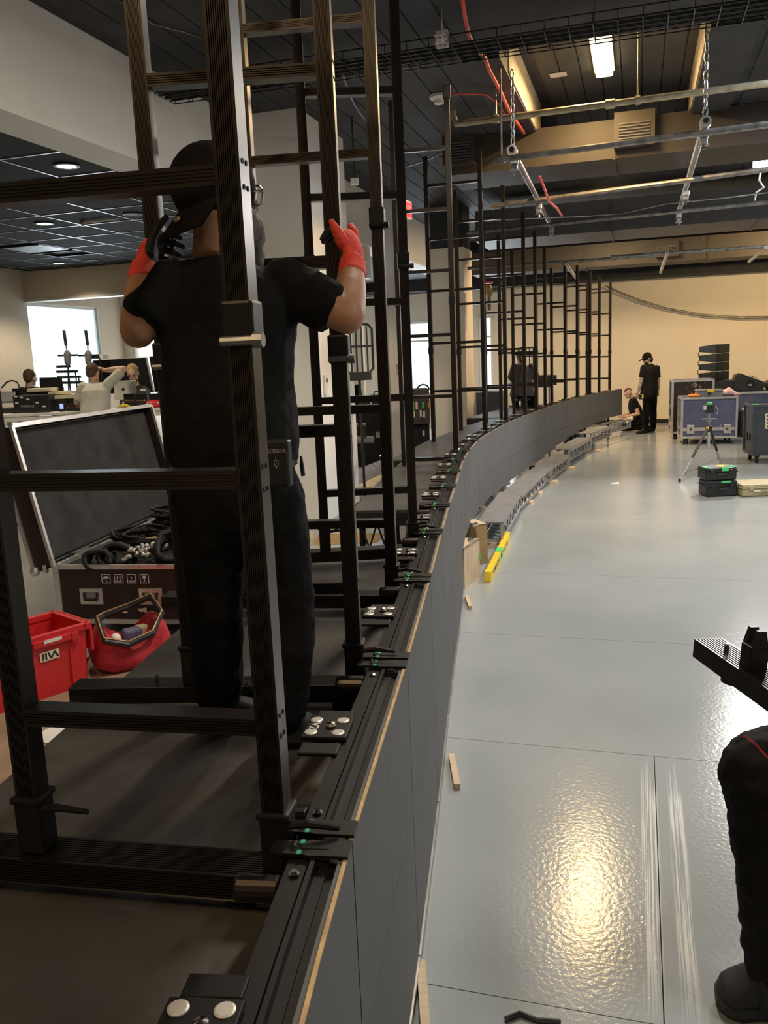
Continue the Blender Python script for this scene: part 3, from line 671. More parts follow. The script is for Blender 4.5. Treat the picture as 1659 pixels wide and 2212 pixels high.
def head(mb, c, fw, up, s=1.0, neck=None, nr=.058):
    fw = V(fw).normalized(); up = V(up).normalized(); sd = fw.cross(up).normalized(); fw = up.cross(sd)
    mb.ell(c+up*.02*s-fw*.008*s, (sd*.077*s, fw*.098*s, up*.105*s), 18, 12)
    mb.ell(c-up*.055*s+fw*.028*s, (sd*.058*s, fw*.068*s, up*.066*s), 16, 10)
    mb.ell(c-up*.098*s+fw*.062*s, (sd*.03*s, fw*.026*s, up*.022*s), 10, 6)
    mb.ell(c-up*.018*s+fw*.096*s, (sd*.014*s, fw*.02*s, up*.03*s), 10, 6)
    mb.ell(c-up*.032*s+fw*.104*s, (sd*.018*s, fw*.016*s, up*.012*s), 10, 6)
    mb.ell(c+up*.022*s+fw*.082*s, (sd*.052*s, fw*.016*s, up*.012*s), 10, 6)
    mb.ell(c-up*.068*s+fw*.088*s, (sd*.026*s, fw*.014*s, up*.006*s), 10, 6)
    for k in (-1, 1): mb.ell(c+sd*k*.078*s-up*.012*s-fw*.005*s, (sd*.011*s, fw*.02*s, up*.032*s), 8, 6)
    if neck is not None: mb.tube([neck, neck.lerp(c-up*.05*s-fw*.02*s, .5), c-up*.03*s-fw*.015*s], [nr*1.12*s, nr*s, nr*s], 14)
    return sd, fw
def eyes(par, c, fw, up, s=1.0):
    fw = V(fw).normalized(); up = V(up).normalized(); sd = fw.cross(up).normalized(); fw = up.cross(sd)
    for k in (-1, 1):
        obj('eye', MB().sph(c+sd*k*.031*s+fw*.086*s+up*.001*s, .011*s, 8, 6), mBlk, par)
    obj('mouth', MB().ell(c-up*.068*s+fw*.098*s, (sd*.022*s, fw*.006*s, up*.003*s), 8, 5), mRedC, par)
def torso(mb, pel, chest, neck, side, fw, hip=(.17, .115), waist=(.155, .105), ch=(.19, .12), grow=0.0, top=True):
    side = V(side).normalized(); fw = V(fw)
    ax = (chest-pel).normalized(); f2 = (fw-ax*fw.dot(ax)).normalized(); sd = side
    rg = []
    for t_, (rx, ry) in ((-.22, (hip[0]*.93, hip[1]*.95)), (0, hip), (.3, ((hip[0]+waist[0])/2, (hip[1]+waist[1])/2)), (.55, waist), (.85, (ch[0]*.97, ch[1])), (1.05, ch), (1.3, (ch[0]*.98, ch[1]*.92))):
        rg.append((pel+(chest-pel)*t_, sd, f2, rx+grow, ry+grow))
    base = pel+(chest-pel)*1.3
    if top:
        rg.append((base.lerp(neck, .5), sd, f2, ch[0]*.74+grow, ch[1]*.72+grow)); rg.append((base.lerp(neck, .93), sd, f2, .074+grow*.6, .07+grow*.6))
    mb.rings(rg, 22, .85)
def rebuild(o): return o
def limbpts(a, b, ra, rb, n=4, bulge=0.0):
    return [a.lerp(b, i/(n-1)) for i in range(n)], [ra+(rb-ra)*i/(n-1)+bulge*math.sin(math.pi*i/(n-1)) for i in range(n)]
def limb(mb, a, b, ra, rb, bulge=0.0, nn=12):
    p, r = limbpts(a, b, ra, rb, 5, bulge); mb.tube(p, r, nn); mb.sph(a, ra*.99, nn, 6); mb.sph(b, rb*.99, nn, 6)
def shoe(mb, heel, toe, s=1.0, up=V((0, 0, 1))):
    d = (toe-heel).normalized(); sd = d.cross(up).normalized(); L = (toe-heel).length
    rg = []
    for t_, w_, h_ in ((0, .026, .045), (.08, .036, .07), (.3, .038, .072), (.5, .042, .055), (.72, .05, .042), (.9, .042, .034), (1, .018, .022)):
        rg.append((heel+d*L*t_+up*h_*.92*s, sd, up, w_*s, h_*s*.92))
    mb.rings(rg, 14, .8)
def sole(mb, heel, toe, s=1.0, up=V((0, 0, 1))):
    d = (toe-heel).normalized(); sd = d.cross(up).normalized(); L = (toe-heel).length; L0 = heel-d*.01; pts = []
    for t_, w_ in ((0, .02), (.06, .038), (.3, .040), (.5, .043), (.72, .053), (.92, .044), (1.02, .02)):
        pts.append((t_, w_))
    poly = [L0+d*L*1.03*t_+sd*w_*s for t_, w_ in pts]+[L0+d*L*1.03*t_-sd*w_*s for t_, w_ in reversed(pts)]
    mb.plate([p+up*.028 for p in poly][::-1], .027)
def figure(label, J, skin, shirt, pants, base, vox=.012, sleeve=.62, shoes=mRub, hands=True, armskin=None, size=1.0, waist=None, hip=(.17, .115), ch=(.19, .12), hem=-.05, loose=.0, legs=True, disp=(.012, .09), gloves=False, shoe_s=1.0):
    fw, side = V(J['fw']).normalized(), V(J['side']).normalized()
    wst = waist or (hip[0]*.93, hip[1]*.95)
    b = MB(); torso(b, J['pel'], J['chest'], J['neck'], side, fw, hip, wst, ch, -.03)
    head(b, J['head'], J['hf'], J['hu'], size, J['neck'], .056)
    for k in 'LR':
        sh, el, wr = J['sh'+k], J['el'+k], J['wr'+k]
        limb(b, sh, el, .056*size, .042*size, .006); limb(b, el, wr, .045*size, .029*size, .006)
        if hands and not gloves:
            hd = J.get('hd'+k, (wr-el)); hand(b, wr, hd, J.get('tb'+k, fw), J.get('pn'+k, -side if k == 'R' else side), size, J.get('cu'+k, (.45, .5, .55, .6)))
        if legs:
            hp, kn, an = J['hip'+k], J['kn'+k], J['an'+k]
            limb(b, hp, kn, .088*size, .058*size, .004); limb(b, kn, an, .058*size, .04*size, .01)
            b.ell(an+(J['toe'+k]-an)*.5, ((J['toe'+k]-an)*.55, V((0, 0, .04)), side*.04), 10, 6)
    body = obj('person', b, skin, base=base, remesh=vox); tag(body, label, 'person')
    s = MB(); torso(s, J['pel']+(J['chest']-J['pel'])*hem, J['chest'], J['neck'], side, fw, (hip[0]+loose, hip[1]+loose), (wst[0]+loose*.8, wst[1]+loose*.8), ch, .014)
    for k in 'LR':
        sh, el = J['sh'+k], J['el'+k]; e = sh.lerp(el, sleeve[k == 'R'] if isinstance(sleeve, tuple) else sleeve)
        limb(s, sh, e, .07*size, .066*size, .0); dv_ = (el-sh).normalized(); s.tube([e-dv_*.02, e+dv_*.03*size], [.066*size, .067*size], 14)
    obj('shirt', s, shirt, body, remesh=vox*1.05, sm=8, disp=disp)
    if legs:
        p = MB(); torso(p, J['pel'], J['pel']+(J['chest']-J['pel'])*.42, J['pel']+(J['chest']-J['pel'])*.6, side, fw, hip, wst, (wst[0], wst[1]), .008, top=False)
        p.ell(J['pel']-(J['chest']-J['pel']).normalized()*.03, (side*(hip[0]+.016), fw*(hip[1]+.012), Z3*.17), 18, 10)
        for k in 'LR':
            hp, kn, an = J['hip'+k], J['kn'+k], J['an'+k]
            limb(p, hp, kn, .10*size, .078*size, .0); limb(p, kn, an+(kn-an)*.02, .078*size, .066*size, .006)
        obj('trousers', p, pants, body, remesh=vox*1.05, sm=8, disp=disp)
        for k in 'LR':
            an, to = J['an'+k], J['toe'+k]; h = J.get('heel'+k, an-(to-an).normalized()*.05); h = V((h.x, h.y, to.z))
            up = J.get('fup', V((0, 0, 1)))
            m_ = MB(); shoe(m_, h, to, size*shoe_s, up)
            so = obj('shoe', m_, shoes, body, remesh=.008, sm=4); m2 = MB(); sole(m2, h, to, size*shoe_s, up); obj('sole', m2, mRub, so)
    return body
def hairset(body, c, fw, up, mt, s=1.0, low=-.02, front=.4, name='hair'):
    fw = V(fw).normalized(); up = V(up).normalized(); sd = fw.cross(up).normalized(); fw = up.cross(sd)
    h = MB(); h.ell(c+up*.038*s-fw*.018*s, (sd*.085*s, fw*.100*s, up*.100*s), 16, 10)
    h.ell(c+up*(.0+low)*s-fw*.055*s, (sd*.076*s, fw*.058*s, up*.085*s), 14, 8)
    obj(name, h, mt, body, remesh=.007, sm=4, disp=(.006, .02))
# --- the capped worker holding the second ladder frame, seen from behind
Yw = 2.33
Jm = dict(pel=P(507, 1035, Yw), chest=P(492, 730, Yw), neck=P(468, 552, Yw), head=P(470, 440, Yw+.02), hf=V((.62, .74, .10)), hu=V((-.10, .0, 1)), fw=V((.18, 1, 0)), side=V((1, -.18, 0)),
          shL=P(374, 618, Yw), elL=P(297, 715, Yw-.06), wrL=P(310, 580, Yw+.08), shR=P(616, 614, Yw), elR=P(750, 684, Yw-.06), wrR=P(762, 572, Yw+.10),
          hipL=P(448, 1075, Yw), hipR=P(580, 1075, Yw), knL=P(466, 1310, Yw+.05), knR=P(622, 1320, Yw+.02))
hL, tL, hR, tR = G(448, 1588, ZD), G(560, 1545, ZD), G(585, 1618, ZD), G(722, 1597, ZD)
Jm.update(anL=hL+(tL-hL)*.25+Z3*.10, anR=hR+(tR-hR)*.22+Z3*.10, toeL=tL, toeR=tR, heelL=hL, heelR=hR)
wk = figure('person in black shirt, backwards black cap and red gloves gripping the second ladder frame', Jm, mSkin, mShirt, mPant, V((Jm['pel'].x, Jm['pel'].y, ZD)), vox=.008, sleeve=(.58, .60), gloves=True, hands=False, hip=(.160, .125), ch=(.172, .125), waist=(.150, .118), loose=.012, hem=.27, disp=(.018, .08), size=1.06)
# cap worn backwards
c, fw, up = Jm['head'], V((.62, .74, .10)).normalized(), V((-.10, 0, 1)).normalized(); sd = fw.cross(up).normalized(); fw = up.cross(sd)
cap = MB(); cap.ell(c+up*.045-fw*.006, (sd*.101, fw*.122, up*.112), 22, 14)
cp = obj('cap', cap, mCap, wk, smooth=True)
bk = -fw*.96-sd*.10; bk = bk.normalized(); bs_ = bk.cross(up).normalized()
br = MB(); top_, n = [], 11
for k in range(n):
    a = -1.2+2.4*k/(n-1); top_.append((a, c+up*.0+bk*.09*math.cos(a*.8)+bs_*.096*math.sin(a)))
vs = []
for a, q in top_: vs.append(q); 
outr = [c-up*(.062+.022*math.cos(a))+bk*(.075+.10*math.cos(a*.9))+bs_*.100*math.sin(a) for a, q in top_]
br.add(vs+outr+[v-up*.006 for v in vs+outr], [(i, i+1, n+i+1, n+i) for i in range(n-1)]+[(2*n+i, 3*n+i, 3*n+i+1, 2*n+i+1) for i in range(n-1)]+[(n+i, n+i+1, 3*n+i+1, 3*n+i) for i in range(n-1)])
obj('cap_brim', br, mCap, cp, smooth=True)
obj('brim_sticker', MB().disc(c-up*.045+bk*.145+bs_*-.02, up*.75+bk*.65, .009, .006, 14), mGold, cp)
bd = MB(); bd.ell(c-up*.075+fw*.06+sd*.01, (sd*.066, fw*.062, up*.075), 16, 10); bd.ell(c-up*.135+fw*.082, (sd*.045, fw*.04, up*.055), 12, 8)
obj('beard', bd, mHairG, wk, remesh=.007, sm=3, disp=(.008, .02))
gl = MB(); 
for k in (1, -1):
    gl.tube([c+sd*k*.032+fw*.118+up*.018+sd*.034*math.cos(2*math.pi*j/14)+up*.026*math.sin(2*math.pi*j/14)-fw*.012*abs(math.cos(2*math.pi*j/14)) for j in range(15)], .003, 6)
    gl.tube([c+sd*k*.066+fw*.105+up*.022, c+sd*k*.082+fw*.03+up*.016, c+sd*k*.083-fw*.02+up*.0], .003, 6)
obj('glasses', gl, mChrome, wk)
# gloves: knitted red backs, black dipped palms and fingers
upL = plan[1][1]; upR = plan[1][0]
def glove(k, wr, d, thumb, nrm, curl, tang, tcurl, el, s=1.12, wt=True):
    cuff = MB(); dv = (wr-el).normalized(); cuff.tube([wr-dv*.055, wr-dv*.03, wr+V(d).normalized()*.01], [.041, .039, .037], 14); 
    d = V(d).normalized(); nrm = V(nrm); nrm = (nrm-d*nrm.dot(d)).normalized()
    th_ = d.cross(nrm); th_ = th_ if th_.dot(V(thumb)) > 0 else -th_
    cuff.ell(wr+d*.047*s-nrm*.005, (th_*.047*s, d*.062*s, nrm*.022*s), 14, 8)
    g_ = obj('glove', cuff, mGlovR, wk, remesh=.005, sm=4)
    f = MB(); hand(f, wr+nrm*.007, d, thumb, nrm, s, curl, tcurl, 8, .07, tang, wt); obj('glove_fingers', f, mGlovB, g_, remesh=.0035, sm=2)
    return g_, th_, nrm
wl = Jm['wrL']; tgt = V((upL.x, upL.y, P(352, 520, upL.y).z))
glove('L', wl, P(336, 512, 2.54)-wl, V((-.2, .6, .9)), V((.9, .35, -.1)), (.55, .6, .65, .7), .7, .25, Jm['elL'])
wr_ = Jm['wrR']
gR, thR, nR = glove('R', wr_, P(752, 486, 2.50)-wr_, V((-1, .1, .1)), V((-.75, .55, .1)), (.75, .7, .6, .55), 1.0, .05, Jm['elR'], 1.05, False)
dR = (P(752, 486, 2.50)-wr_).normalized()
rt = MB(); p0 = wr_+dR*.03+thR*.03; rt.tube([p0-thR*.02, p0+dR*.025+thR*.02, p0+dR*.045+thR*.045, p0+dR*.062+thR*.066], [.022, .018, .013, .006], 10); obj('thumb_back', rt, mGlovR, gR, smooth=True)
rt = MB(); p0 = wr_+dR*.09-thR*.02-nR*.006; rt.tube([p0-dR*.03, p0+dR*.03, p0+dR*.06+nR*.01], [.016, .013, .009], 10); obj('finger_back', rt, mGlovR, gR, smooth=True)
# belt, pouch with lettering, pen
pe = Jm['pel']; f0 = V((.18, 1, 0)).normalized(); s0_ = V((1, -.18, 0)).normalized()
ax_ = (Jm['chest']-pe).normalized()
bc = pe+ax_*.055; bl = MB(); bl.rings([(bc-ax_*.02, s0_, f0, .176, .140), (bc+ax_*.02, s0_, f0, .174, .138)], 26, .85); obj('belt', bl, mBlk, wk)
pc = P(600, 985, Yw-.155); pq = thing
po = obj('belt_pouch', MB().box(pc+V((0, .02, -.02)), (.066, .035, .125), -.3), mBlk, wk, bevel=.008)
nx, nz = V((math.cos(-.3), math.sin(-.3), 0)), V((0, 0, 1)); fo = pc+V((-.0, .02, 0))+V((math.sin(-.3), -math.cos(-.3), 0))*.0185
text('GERBER', .0165, fo+nz*.012, nx, nz, mEdge, po)
obj('emblem', MB().tube([fo+nz*q[1]+nx*q[0] for q in ((-.006, -.012), (-.005, -.024), (0, -.030), (.005, -.024), (.006, -.012), (-.006, -.012))], .0009, 4).tube([fo+nz*-.002, fo+nz*-.018], .0011, 4), mEdge, po)
obj('pen', MB().tube([P(650, 985, Yw), P(652, 1005, Yw), P(655, 1028, Yw)], [.003, .006, .006], 8), mBlk, wk)
obj('lace', MB().tube([tL+(hL-tL)*.35+Z3*.10, tL+(hL-tL)*.3+Z3*.125+V((.02, 0, 0)), tL+(hL-tL)*.22+Z3*.11+V((.03, 0, 0)), tL+(hL-tL)*.3+Z3*.09], .003, 5), mBlk, wk)
# --- standing man in cap by the far end of the row
g = G(1402, 936); D = g.y; q = lambda x, y, dy=0: P(x, y, D+dy)
J = dict(pel=q(1402, 848), chest=q(1404, 806), neck=q(1404, 786), head=q(1398, 774), hf=V((-.95, -.1, -.35)), hu=V((-.3, 0, 1)), fw=V((-.85, .5, 0)), side=V((.5, .85, 0)),
         shL=q(1390, 794, -.1), elL=q(1385, 823, -.15), wrL=q(1378, 848, -.2), shR=q(1419, 795, .08), elR=q(1422, 822, .1), wrR=q(1421, 845, .05),
         hipL=q(1397, 857, -.06), hipR=q(1410, 857, .08), knL=q(1396, 893, -.08), knR=q(1411, 893, .08))
J.update(anL=G(1394, 936)+Z3*.1, anR=G(1411, 932)+Z3*.1); J.update(toeL=G(1375, 938), toeR=G(1396, 934))
J['chest'] = q(1404, 808)
m1 = figure('standing person in black shirt and black cap with tattooed arm, beside the kneeling worker', J, mTat, mShirt, mPant, V((g.x, D, 0)), sleeve=.62, hip=(.21, .15), ch=(.235, .15), loose=.03, size=1.06)
hc, fw, up = J['head'], J['hf'].normalized(), J['hu'].normalized(); sd = fw.cross(up).normalized()
cp = obj('cap', MB().ell(hc+up*.04-fw*.005, (sd*.095, fw*.115, up*.10), 16, 10), mCap, m1, smooth=True)
obj('cap_brim', MB().plate([hc+up*.03+fw*.08-sd*.07, hc+up*.01+fw*.2-sd*.05, hc+up*.01+fw*.2+sd*.05, hc+up*.03+fw*.08+sd*.07], .008), mCap, cp)
obj('hair', MB().ell(hc-up*.05-fw*.06, (sd*.085, fw*.07, up*.085), 12, 8), mBlkM, m1, smooth=True)
obj('beard', MB().ell(hc-up*.09+fw*.055, (sd*.055, fw*.05, up*.05), 12, 8), mBlkM, m1, smooth=True)
pb = obj('tool_belt', MB().box(q(1388, 857, -.2), (.2, .1, .12), .6), mBlk, m1, bevel=.02); obj('yellow_tool', MB().tube([q(1387, 852, -.28), q(1389, 856, -.28), q(1387, 861, -.28)], .02, 8), mYel, pb)
# --- kneeling worker
D = 21.0; q = lambda x, y, dy=0: P(x, y, D+dy)
J = dict(pel=q(1381, 906), chest=q(1372, 884), neck=q(1366, 858), head=q(1357, 850), hf=V((-.92, -.25, -.35)), hu=V((-.4, 0, .92)), fw=V((-.95, -.2, -.1)), side=V((.2, -.95, 0)),
         shR=q(1369, 868, -.16), elR=q(1379, 894, -.24), wrR=q(1356, 899, -.25), shL=q(1366, 868, .15), elL=q(1362, 892, .15), wrL=q(1347, 898, .05),
         hipR=q(1380, 912, -.1), hipL=q(1380, 912, .1), knR=q(1346, 923, -.1), knL=q(1346, 922, .12))
J.update(hdR=V((-1, .1, -.3)), hdL=V((-1, 0, -.2)))
fl0 = G(1350, 933); J['knR'].z = J['knL'].z = .09; J.update(anR=V((J['hipR'].x+.12, J['hipR'].y, .10)), anL=V((J['hipL'].x+.12, J['hipL'].y, .10)))
J.update(toeR=J['anR']+V((.2, 0, -.06)), toeL=J['anL']+V((.2, 0, -.06)))
J['pel'].z = max(J['pel'].z, .30)
m2 = figure('kneeling person with cropped red-brown hair working at the end of the LED row', J, mSkinL, mShirt, mPant, V((J['pel'].x, D, 0)), sleeve=.45)
hc, fw, up = J['head'], J['hf'].normalized(), J['hu'].normalized()
eyes(m2, hc, fw, up); obj('hair', MB().ell(hc+up*.065-fw*.02, (fw.cross(up).normalized()*.06, fw*.1, up*.07), 14, 8), mHairD, m2, smooth=True)
tag(obj('paper_roll', MB().tube([q(1352, 912, -.3), q(1367, 902, -.3)], .05, 12), mPaper, base=q(1360, 907, -.3)), 'pale paper roll under the arms of the kneeling worker', 'roll')
# --- woman seated behind the ladders
D = 16.7; q = lambda x, y, dy=0: P(x, y, D+dy)
J = dict(pel=q(1128, 842), chest=q(1129, 812), neck=q(1127, 787), head=q(1124, 773), hf=V((-.35, .9, -.1)), hu=V((-.1, 0, 1)), fw=V((-.15, 1, 0)), side=V((1, .15, 0)),
         shL=q(1111, 792), elL=q(1104, 815), wrL=q(1106, 826, .25), shR=q(1148, 792), elR=q(1158, 812), wrR=q(1156, 824, .3), hipL=q(1120, 850), hipR=q(1138, 850), knL=q(1112, 855, .38), knR=q(1148, 855, .38))
J.update(anL=q(1114, 878, .3), anR=q(1148, 878, .3)); J.update(toeL=q(1112, 880, .45), toeR=q(1150, 880, .45))
m3 = figure('seated person with a fair ponytail and dark top behind the ladder frames', J, mSkinL, mTaupe, mPant, V((J['pel'].x, D, ZD)), sleeve=1.0, hip=(.2, .14))
hc = J['head']; hairset(m3, hc, J['hf'], J['hu'], mHairB); obj('ponytail', MB().tube([hc+V((.02, -.11, .02)), hc+V((.05, -.17, -.08)), hc+V((.04, -.16, -.2)), hc+V((.0, -.15, -.3))], [.03, .04, .035, .012], 10), mHairF, m3, smooth=True)
obj('jacket_waist', MB().rings([(J['pel']+V((0, 0, -.12)), J['side'], J['fw'], .25, .19), (J['pel']+V((0, 0, .16)), J['side'], J['fw'], .20, .15)], 18), mTaupe, m3)
def slatback(name, lab, c, wd, ht, rz, group=None, tilt=0.0):
    t = thing(name, lab, 'chair', c, rz)
    f = MB(t)
    f.tube([(-wd/2, 0, .06), (-wd/2, 0, ht-.06), (-wd/2+.06, 0, ht), (wd/2-.06, 0, ht), (wd/2, 0, ht-.06), (wd/2, 0, .06), (wd/2-.06, 0, 0), (-wd/2+.06, 0, 0), (-wd/2, 0, .06)], .018, 6)
    obj('frame', f, mBlk, t)
    for k in range(1, 5): obj('slat', MB(t).box((-wd/2+wd*k/5, 0, ht/2), (.022, .012, ht)), mBlk, t)
    obj('cross_bar', MB(t).box((0, 0, ht*.55), (wd, .014, .03)), mBlk, t)
    obj('lower_back', MB(t).box((0, -.01, -.04), (wd*.8, .02, .12)), mBlk, t, bevel=.008)
    return t
c = P(1140, 792, 17.35); t = slatback('slatted_chair', 'black slatted chair back standing above the seated person with the ponytail', c, .42, .38, .3)
obj('back_post', MB(t).tube([(0, .03, -.02), (0, .03, ZD-c.z+.02)], .02, 8), mBlk, t); obj('seat', MB(t).box((0, .25, ZD+.46-c.z), (.44, .42, .05)), mBlk, t, bevel=.015)
obj('foot_base', MB(t).box((0, .12, ZD+.015-c.z), (.5, .5, .03)), mBlk, t)
t = thing('stool', 'round black stool under the seated person with the ponytail', 'stool', V((J['pel'].x, J['pel'].y, ZD)))
zs_ = max(.1, J['pel'].z-ZD-.16); obj('seat', MB().lathe([(.17, zs_-.05), (.17, zs_), (.15, zs_+.01)], V((J['pel'].x, D, ZD)), n=16), mBlk, t); obj('post', MB().tube([V((J['pel'].x, D, ZD+.02)), V((J['pel'].x, D, ZD+zs_-.05))], .03, 8), mBlk, t); obj('foot_plate', MB().lathe([(.18, 0), (.18, .02), (.05, .03)], V((J['pel'].x, D, ZD)), n=16), mBlk, t)
# --- group at the raised work tables on the left
ZR = .7
rs = thing('riser_deck', 'raised dark platform under the work tables at left, behind the open trunk', 'stage deck', WR @ V((-8.8, 10.6, 0)), -TH)
obj('deck_board', MB(rs).bb((-3, -1.2, ZR-.05), (3.0, 4.2, ZR)), mDeck, rs)
obj('skirt', MB(rs).bb((-3, -1.19, 0), (3.0, -1.17, ZR-.05)), mBlkM, rs)
for i in (-2.9, 2.9):
    for j in (-1.1, 4.1): obj('leg', MB(rs).tube([(i, j, 0), (i, j, ZR-.05)], .03, 8), mBlk, rs)
Yt = 12.2
zt_ = P(330, 882, Yt).z
def table(lab, xa, xb, Y, back=.8):
    a, b = P(xa, 882, Y), P(xb, 882, Y); a.z = b.z = zt_; t = thing('work_table', lab, 'table', V(((a.x+b.x)/2, Y, ZR)))
    obj('table_top', MB().bb((a.x, Y, zt_-.04), (b.x, Y+back, zt_)), mWhite, t, bevel=.004)
    for x in (a.x+.05, b.x-.05):
        for y in (Y+.06, Y+back-.06): obj('leg', MB().box((x, y, (zt_-.04+ZR)/2), (.05, .05, zt_-.04-ZR)), mWhite, t)
    obj('apron', MB().bb((a.x+.03, Y+.02, zt_-.11), (b.x-.03, Y+.04, zt_-.045)), mWhite, t)
    return t
table('white work table with laptop and switchers, right of the man in pale grey', 232, 376, Yt)
table('white work table at the left edge with black video gear', -40, 228, Yt)
q = lambda x, y, dy=0: P(x, y, Yt+dy)
# man in pale grey, arm raised to his head
J = dict(pel=q(206, 905, -.35), chest=q(206, 858, -.35), neck=q(206, 824, -.3), head=q(201, 806, -.25), hf=V((.2, 1, -.35)), hu=V((0, .25, 1)), fw=V((.1, 1, -.1)), side=V((1, -.1, 0)),
         shL=q(180, 836, -.35), elL=q(166, 868, -.3), wrL=q(176, 878, .0), shR=q(232, 832, -.35), elR=q(268, 797, -.3), wrR=q(226, 800, -.25), hdR=V((-.6, .2, .3)),
         hipL=q(196, 915, -.35), hipR=q(216, 915, -.35), knL=q(192, 950, -.2), knR=q(220, 950, -.2))
J.update(anL=q(194, 985, -.3), anR=q(218, 985, -.3)); J['anL'].z = J['anR'].z = ZR+.1; J['knL'].z = J['knR'].z = ZR+.5
J.update(toeL=J['anL']+V((0, .17, -.1)), toeR=J['anR']+V((0, .17, -.1)))
m4 = figure('person in pale grey shirt with one arm raised to the head, seen from behind', J, mSkinL, mGrey, mPant, V((J['pel'].x, J['pel'].y, ZR)), sleeve=.72, loose=.02, ch=(.2, .13), hip=(.19, .14), size=1.08)
hairset(m4, J['head'], J['hf'], J['hu'], mHairB, 1.04, .0)
# bearded man behind the laptop
J = dict(pel=q(300, 905, 1.2), chest=q(298, 860, 1.15), neck=q(291, 832, 1.1), head=q(287, 806, 1.05), hf=V((.05, -.85, -.4)), hu=V((-.05, -.3, 1)), fw=V((.0, -1, 0)), side=V((-1, 0, 0)),
         shR=q(272, 843, 1.1), elR=q(268, 872, 1.0), wrR=q(282, 878, .75), shL=q(310, 843, 1.1), elL=q(322, 868, 1.0), wrL=q(318, 872, .78), hipL=q(308, 915, 1.3), hipR=q(290, 915, 1.3), knL=q(310, 920, .95), knR=q(288, 920, .95))
J.update(anL=q(310, 960, 1.0), anR=q(288, 960, 1.0)); J['anL'].z = J['anR'].z = ZR+.1; J['knL'].z = J['knR'].z = ZR+.5; J['hipL'].z = J['hipR'].z = J['pel'].z = ZR+.56
J.update(toeL=J['anL']+V((0, -.17, -.1)), toeR=J['anR']+V((0, -.17, -.1)))
m5 = figure('bearded person with fair hair in dark green top looking down behind the laptop', J, mSkinL, mDkG, mPant, V((J['pel'].x, J['pel'].y, ZR)), sleeve=.95, size=1.1)
hairset(m5, J['head'], J['hf'], J['hu'], mHairF, 1.08, .02); hf, hu = J['hf'].normalized(), J['hu'].normalized(); hs = hf.cross(hu).normalized(); hu = hs.cross(hf)
eyes(m5, J['head'], hf, hu, 1.1); obj('beard', MB().ell(J['head']-hu*.09+hf*.055, (hs*.065, hf*.055, hu*.055), 14, 8), mHairB, m5, remesh=.008, sm=3)
obj('chest_badge', MB().box(q(309, 842, .97), (.08, .01, .025)), mWhite, m5)
# person with headset behind the console
J = dict(pel=q(60, 905, 2.2), chest=q(62, 862, 2.2), neck=q(64, 836, 2.2), head=q(65, 816, 2.2), hf=V((.25, 1, -.05)), hu=V((0, 0, 1)), fw=V((.1, 1, 0)), side=V((1, -.1, 0)),
         shL=q(48, 845, 2.2), elL=q(44, 872, 2.2), wrL=q(50, 880, 2.5), shR=q(80, 845, 2.2), elR=q(84, 872, 2.2), wrR=q(80, 880, 2.5), hipL=q(54, 905, 2.2), hipR=q(68, 905, 2.2), knL=q(54, 905, 2.6), knR=q(68, 905, 2.6))
J['hipL'].z = J['hipR'].z = J['pel'].z = ZR+.5; J['knL'].z = J['knR'].z = ZR+.5; J.update(anL=J['knL']+V((0, 0, -.4)), anR=J['knR']+V((0, 0, -.4))); J.update(toeL=J['anL']+V((0, .17, -.08)), toeR=J['anR']+V((0, .17, -.08)))
m6 = figure('short-haired person in black with a headset at the far left table, seen from behind', J, mSkinL, mShirt, mPant, V((J['pel'].x, J['pel'].y, ZR)), size=1.12)
hairset(m6, J['head'], J['hf'], J['hu'], mHairB, 1.1, .01); hp = J['head']
obj('headset', MB().tube([hp+V((.09, 0, -.03)), hp+V((.1, 0, .06)), hp+V((.03, 0, .135)), hp+V((-.06, 0, .13))], .008, 6).disc(hp+V((.095, -.01, -.03)), (1, 0, 0), .035, .03, 12), mWhite, m6)
# person half hidden behind the third ladder
D = 15.7; q2 = lambda x, y, dy=0: P(x, y, D+dy)
J = dict(pel=q2(752, 905), chest=q2(750, 862), neck=q2(748, 828), head=q2(747, 806), hf=V((-.3, 1, -.1)), hu=V((0, 0, 1)), fw=V((-.2, 1, 0)), side=V((1, .2, 0)), shL=q2(728, 838), elL=q2(724, 872), wrL=q2(730, 890, .25), shR=q2(772, 838), elR=q2(778, 872), wrR=q2(768, 896, .2),
         hipL=q2(742, 915), hipR=q2(762, 915), knL=q2(742, 925, .4), knR=q2(762, 925, .4))
for k in 'LR': J['hip'+k].z = J['pel'].z-.06; J['kn'+k].z = J['pel'].z-.06
zc_ = J['pel'].z-.06
J.update(anL=V((J['knL'].x, J['knL'].y, .1)), anR=V((J['knR'].x, J['knR'].y, .1))); J.update(toeL=J['anL']+V((0, .17, -.1)), toeR=J['anR']+V((0, .17, -.1)))
m7 = figure('person in black sitting half hidden behind the second ladder frame', J, mSkinL, mShirt, mPant, V((J['pel'].x, D, 0)), sleeve=.95)
hairset(m7, J['head'], J['hf'], J['hu'], mHairB)
c = P(778, 806, 11.85); t = slatback('slatted_chair', 'black slatted chair back seen beside the raised elbow of the capped worker', c, .42, .66, .5)
obj('back_post', MB(t).tube([(0, .03, -.02), (0, .03, .03-c.z)], .02, 8), mBlk, t); obj('foot_base', MB(t).box((0, .03, .015-c.z), (.5, .5, .03)), mBlk, t)
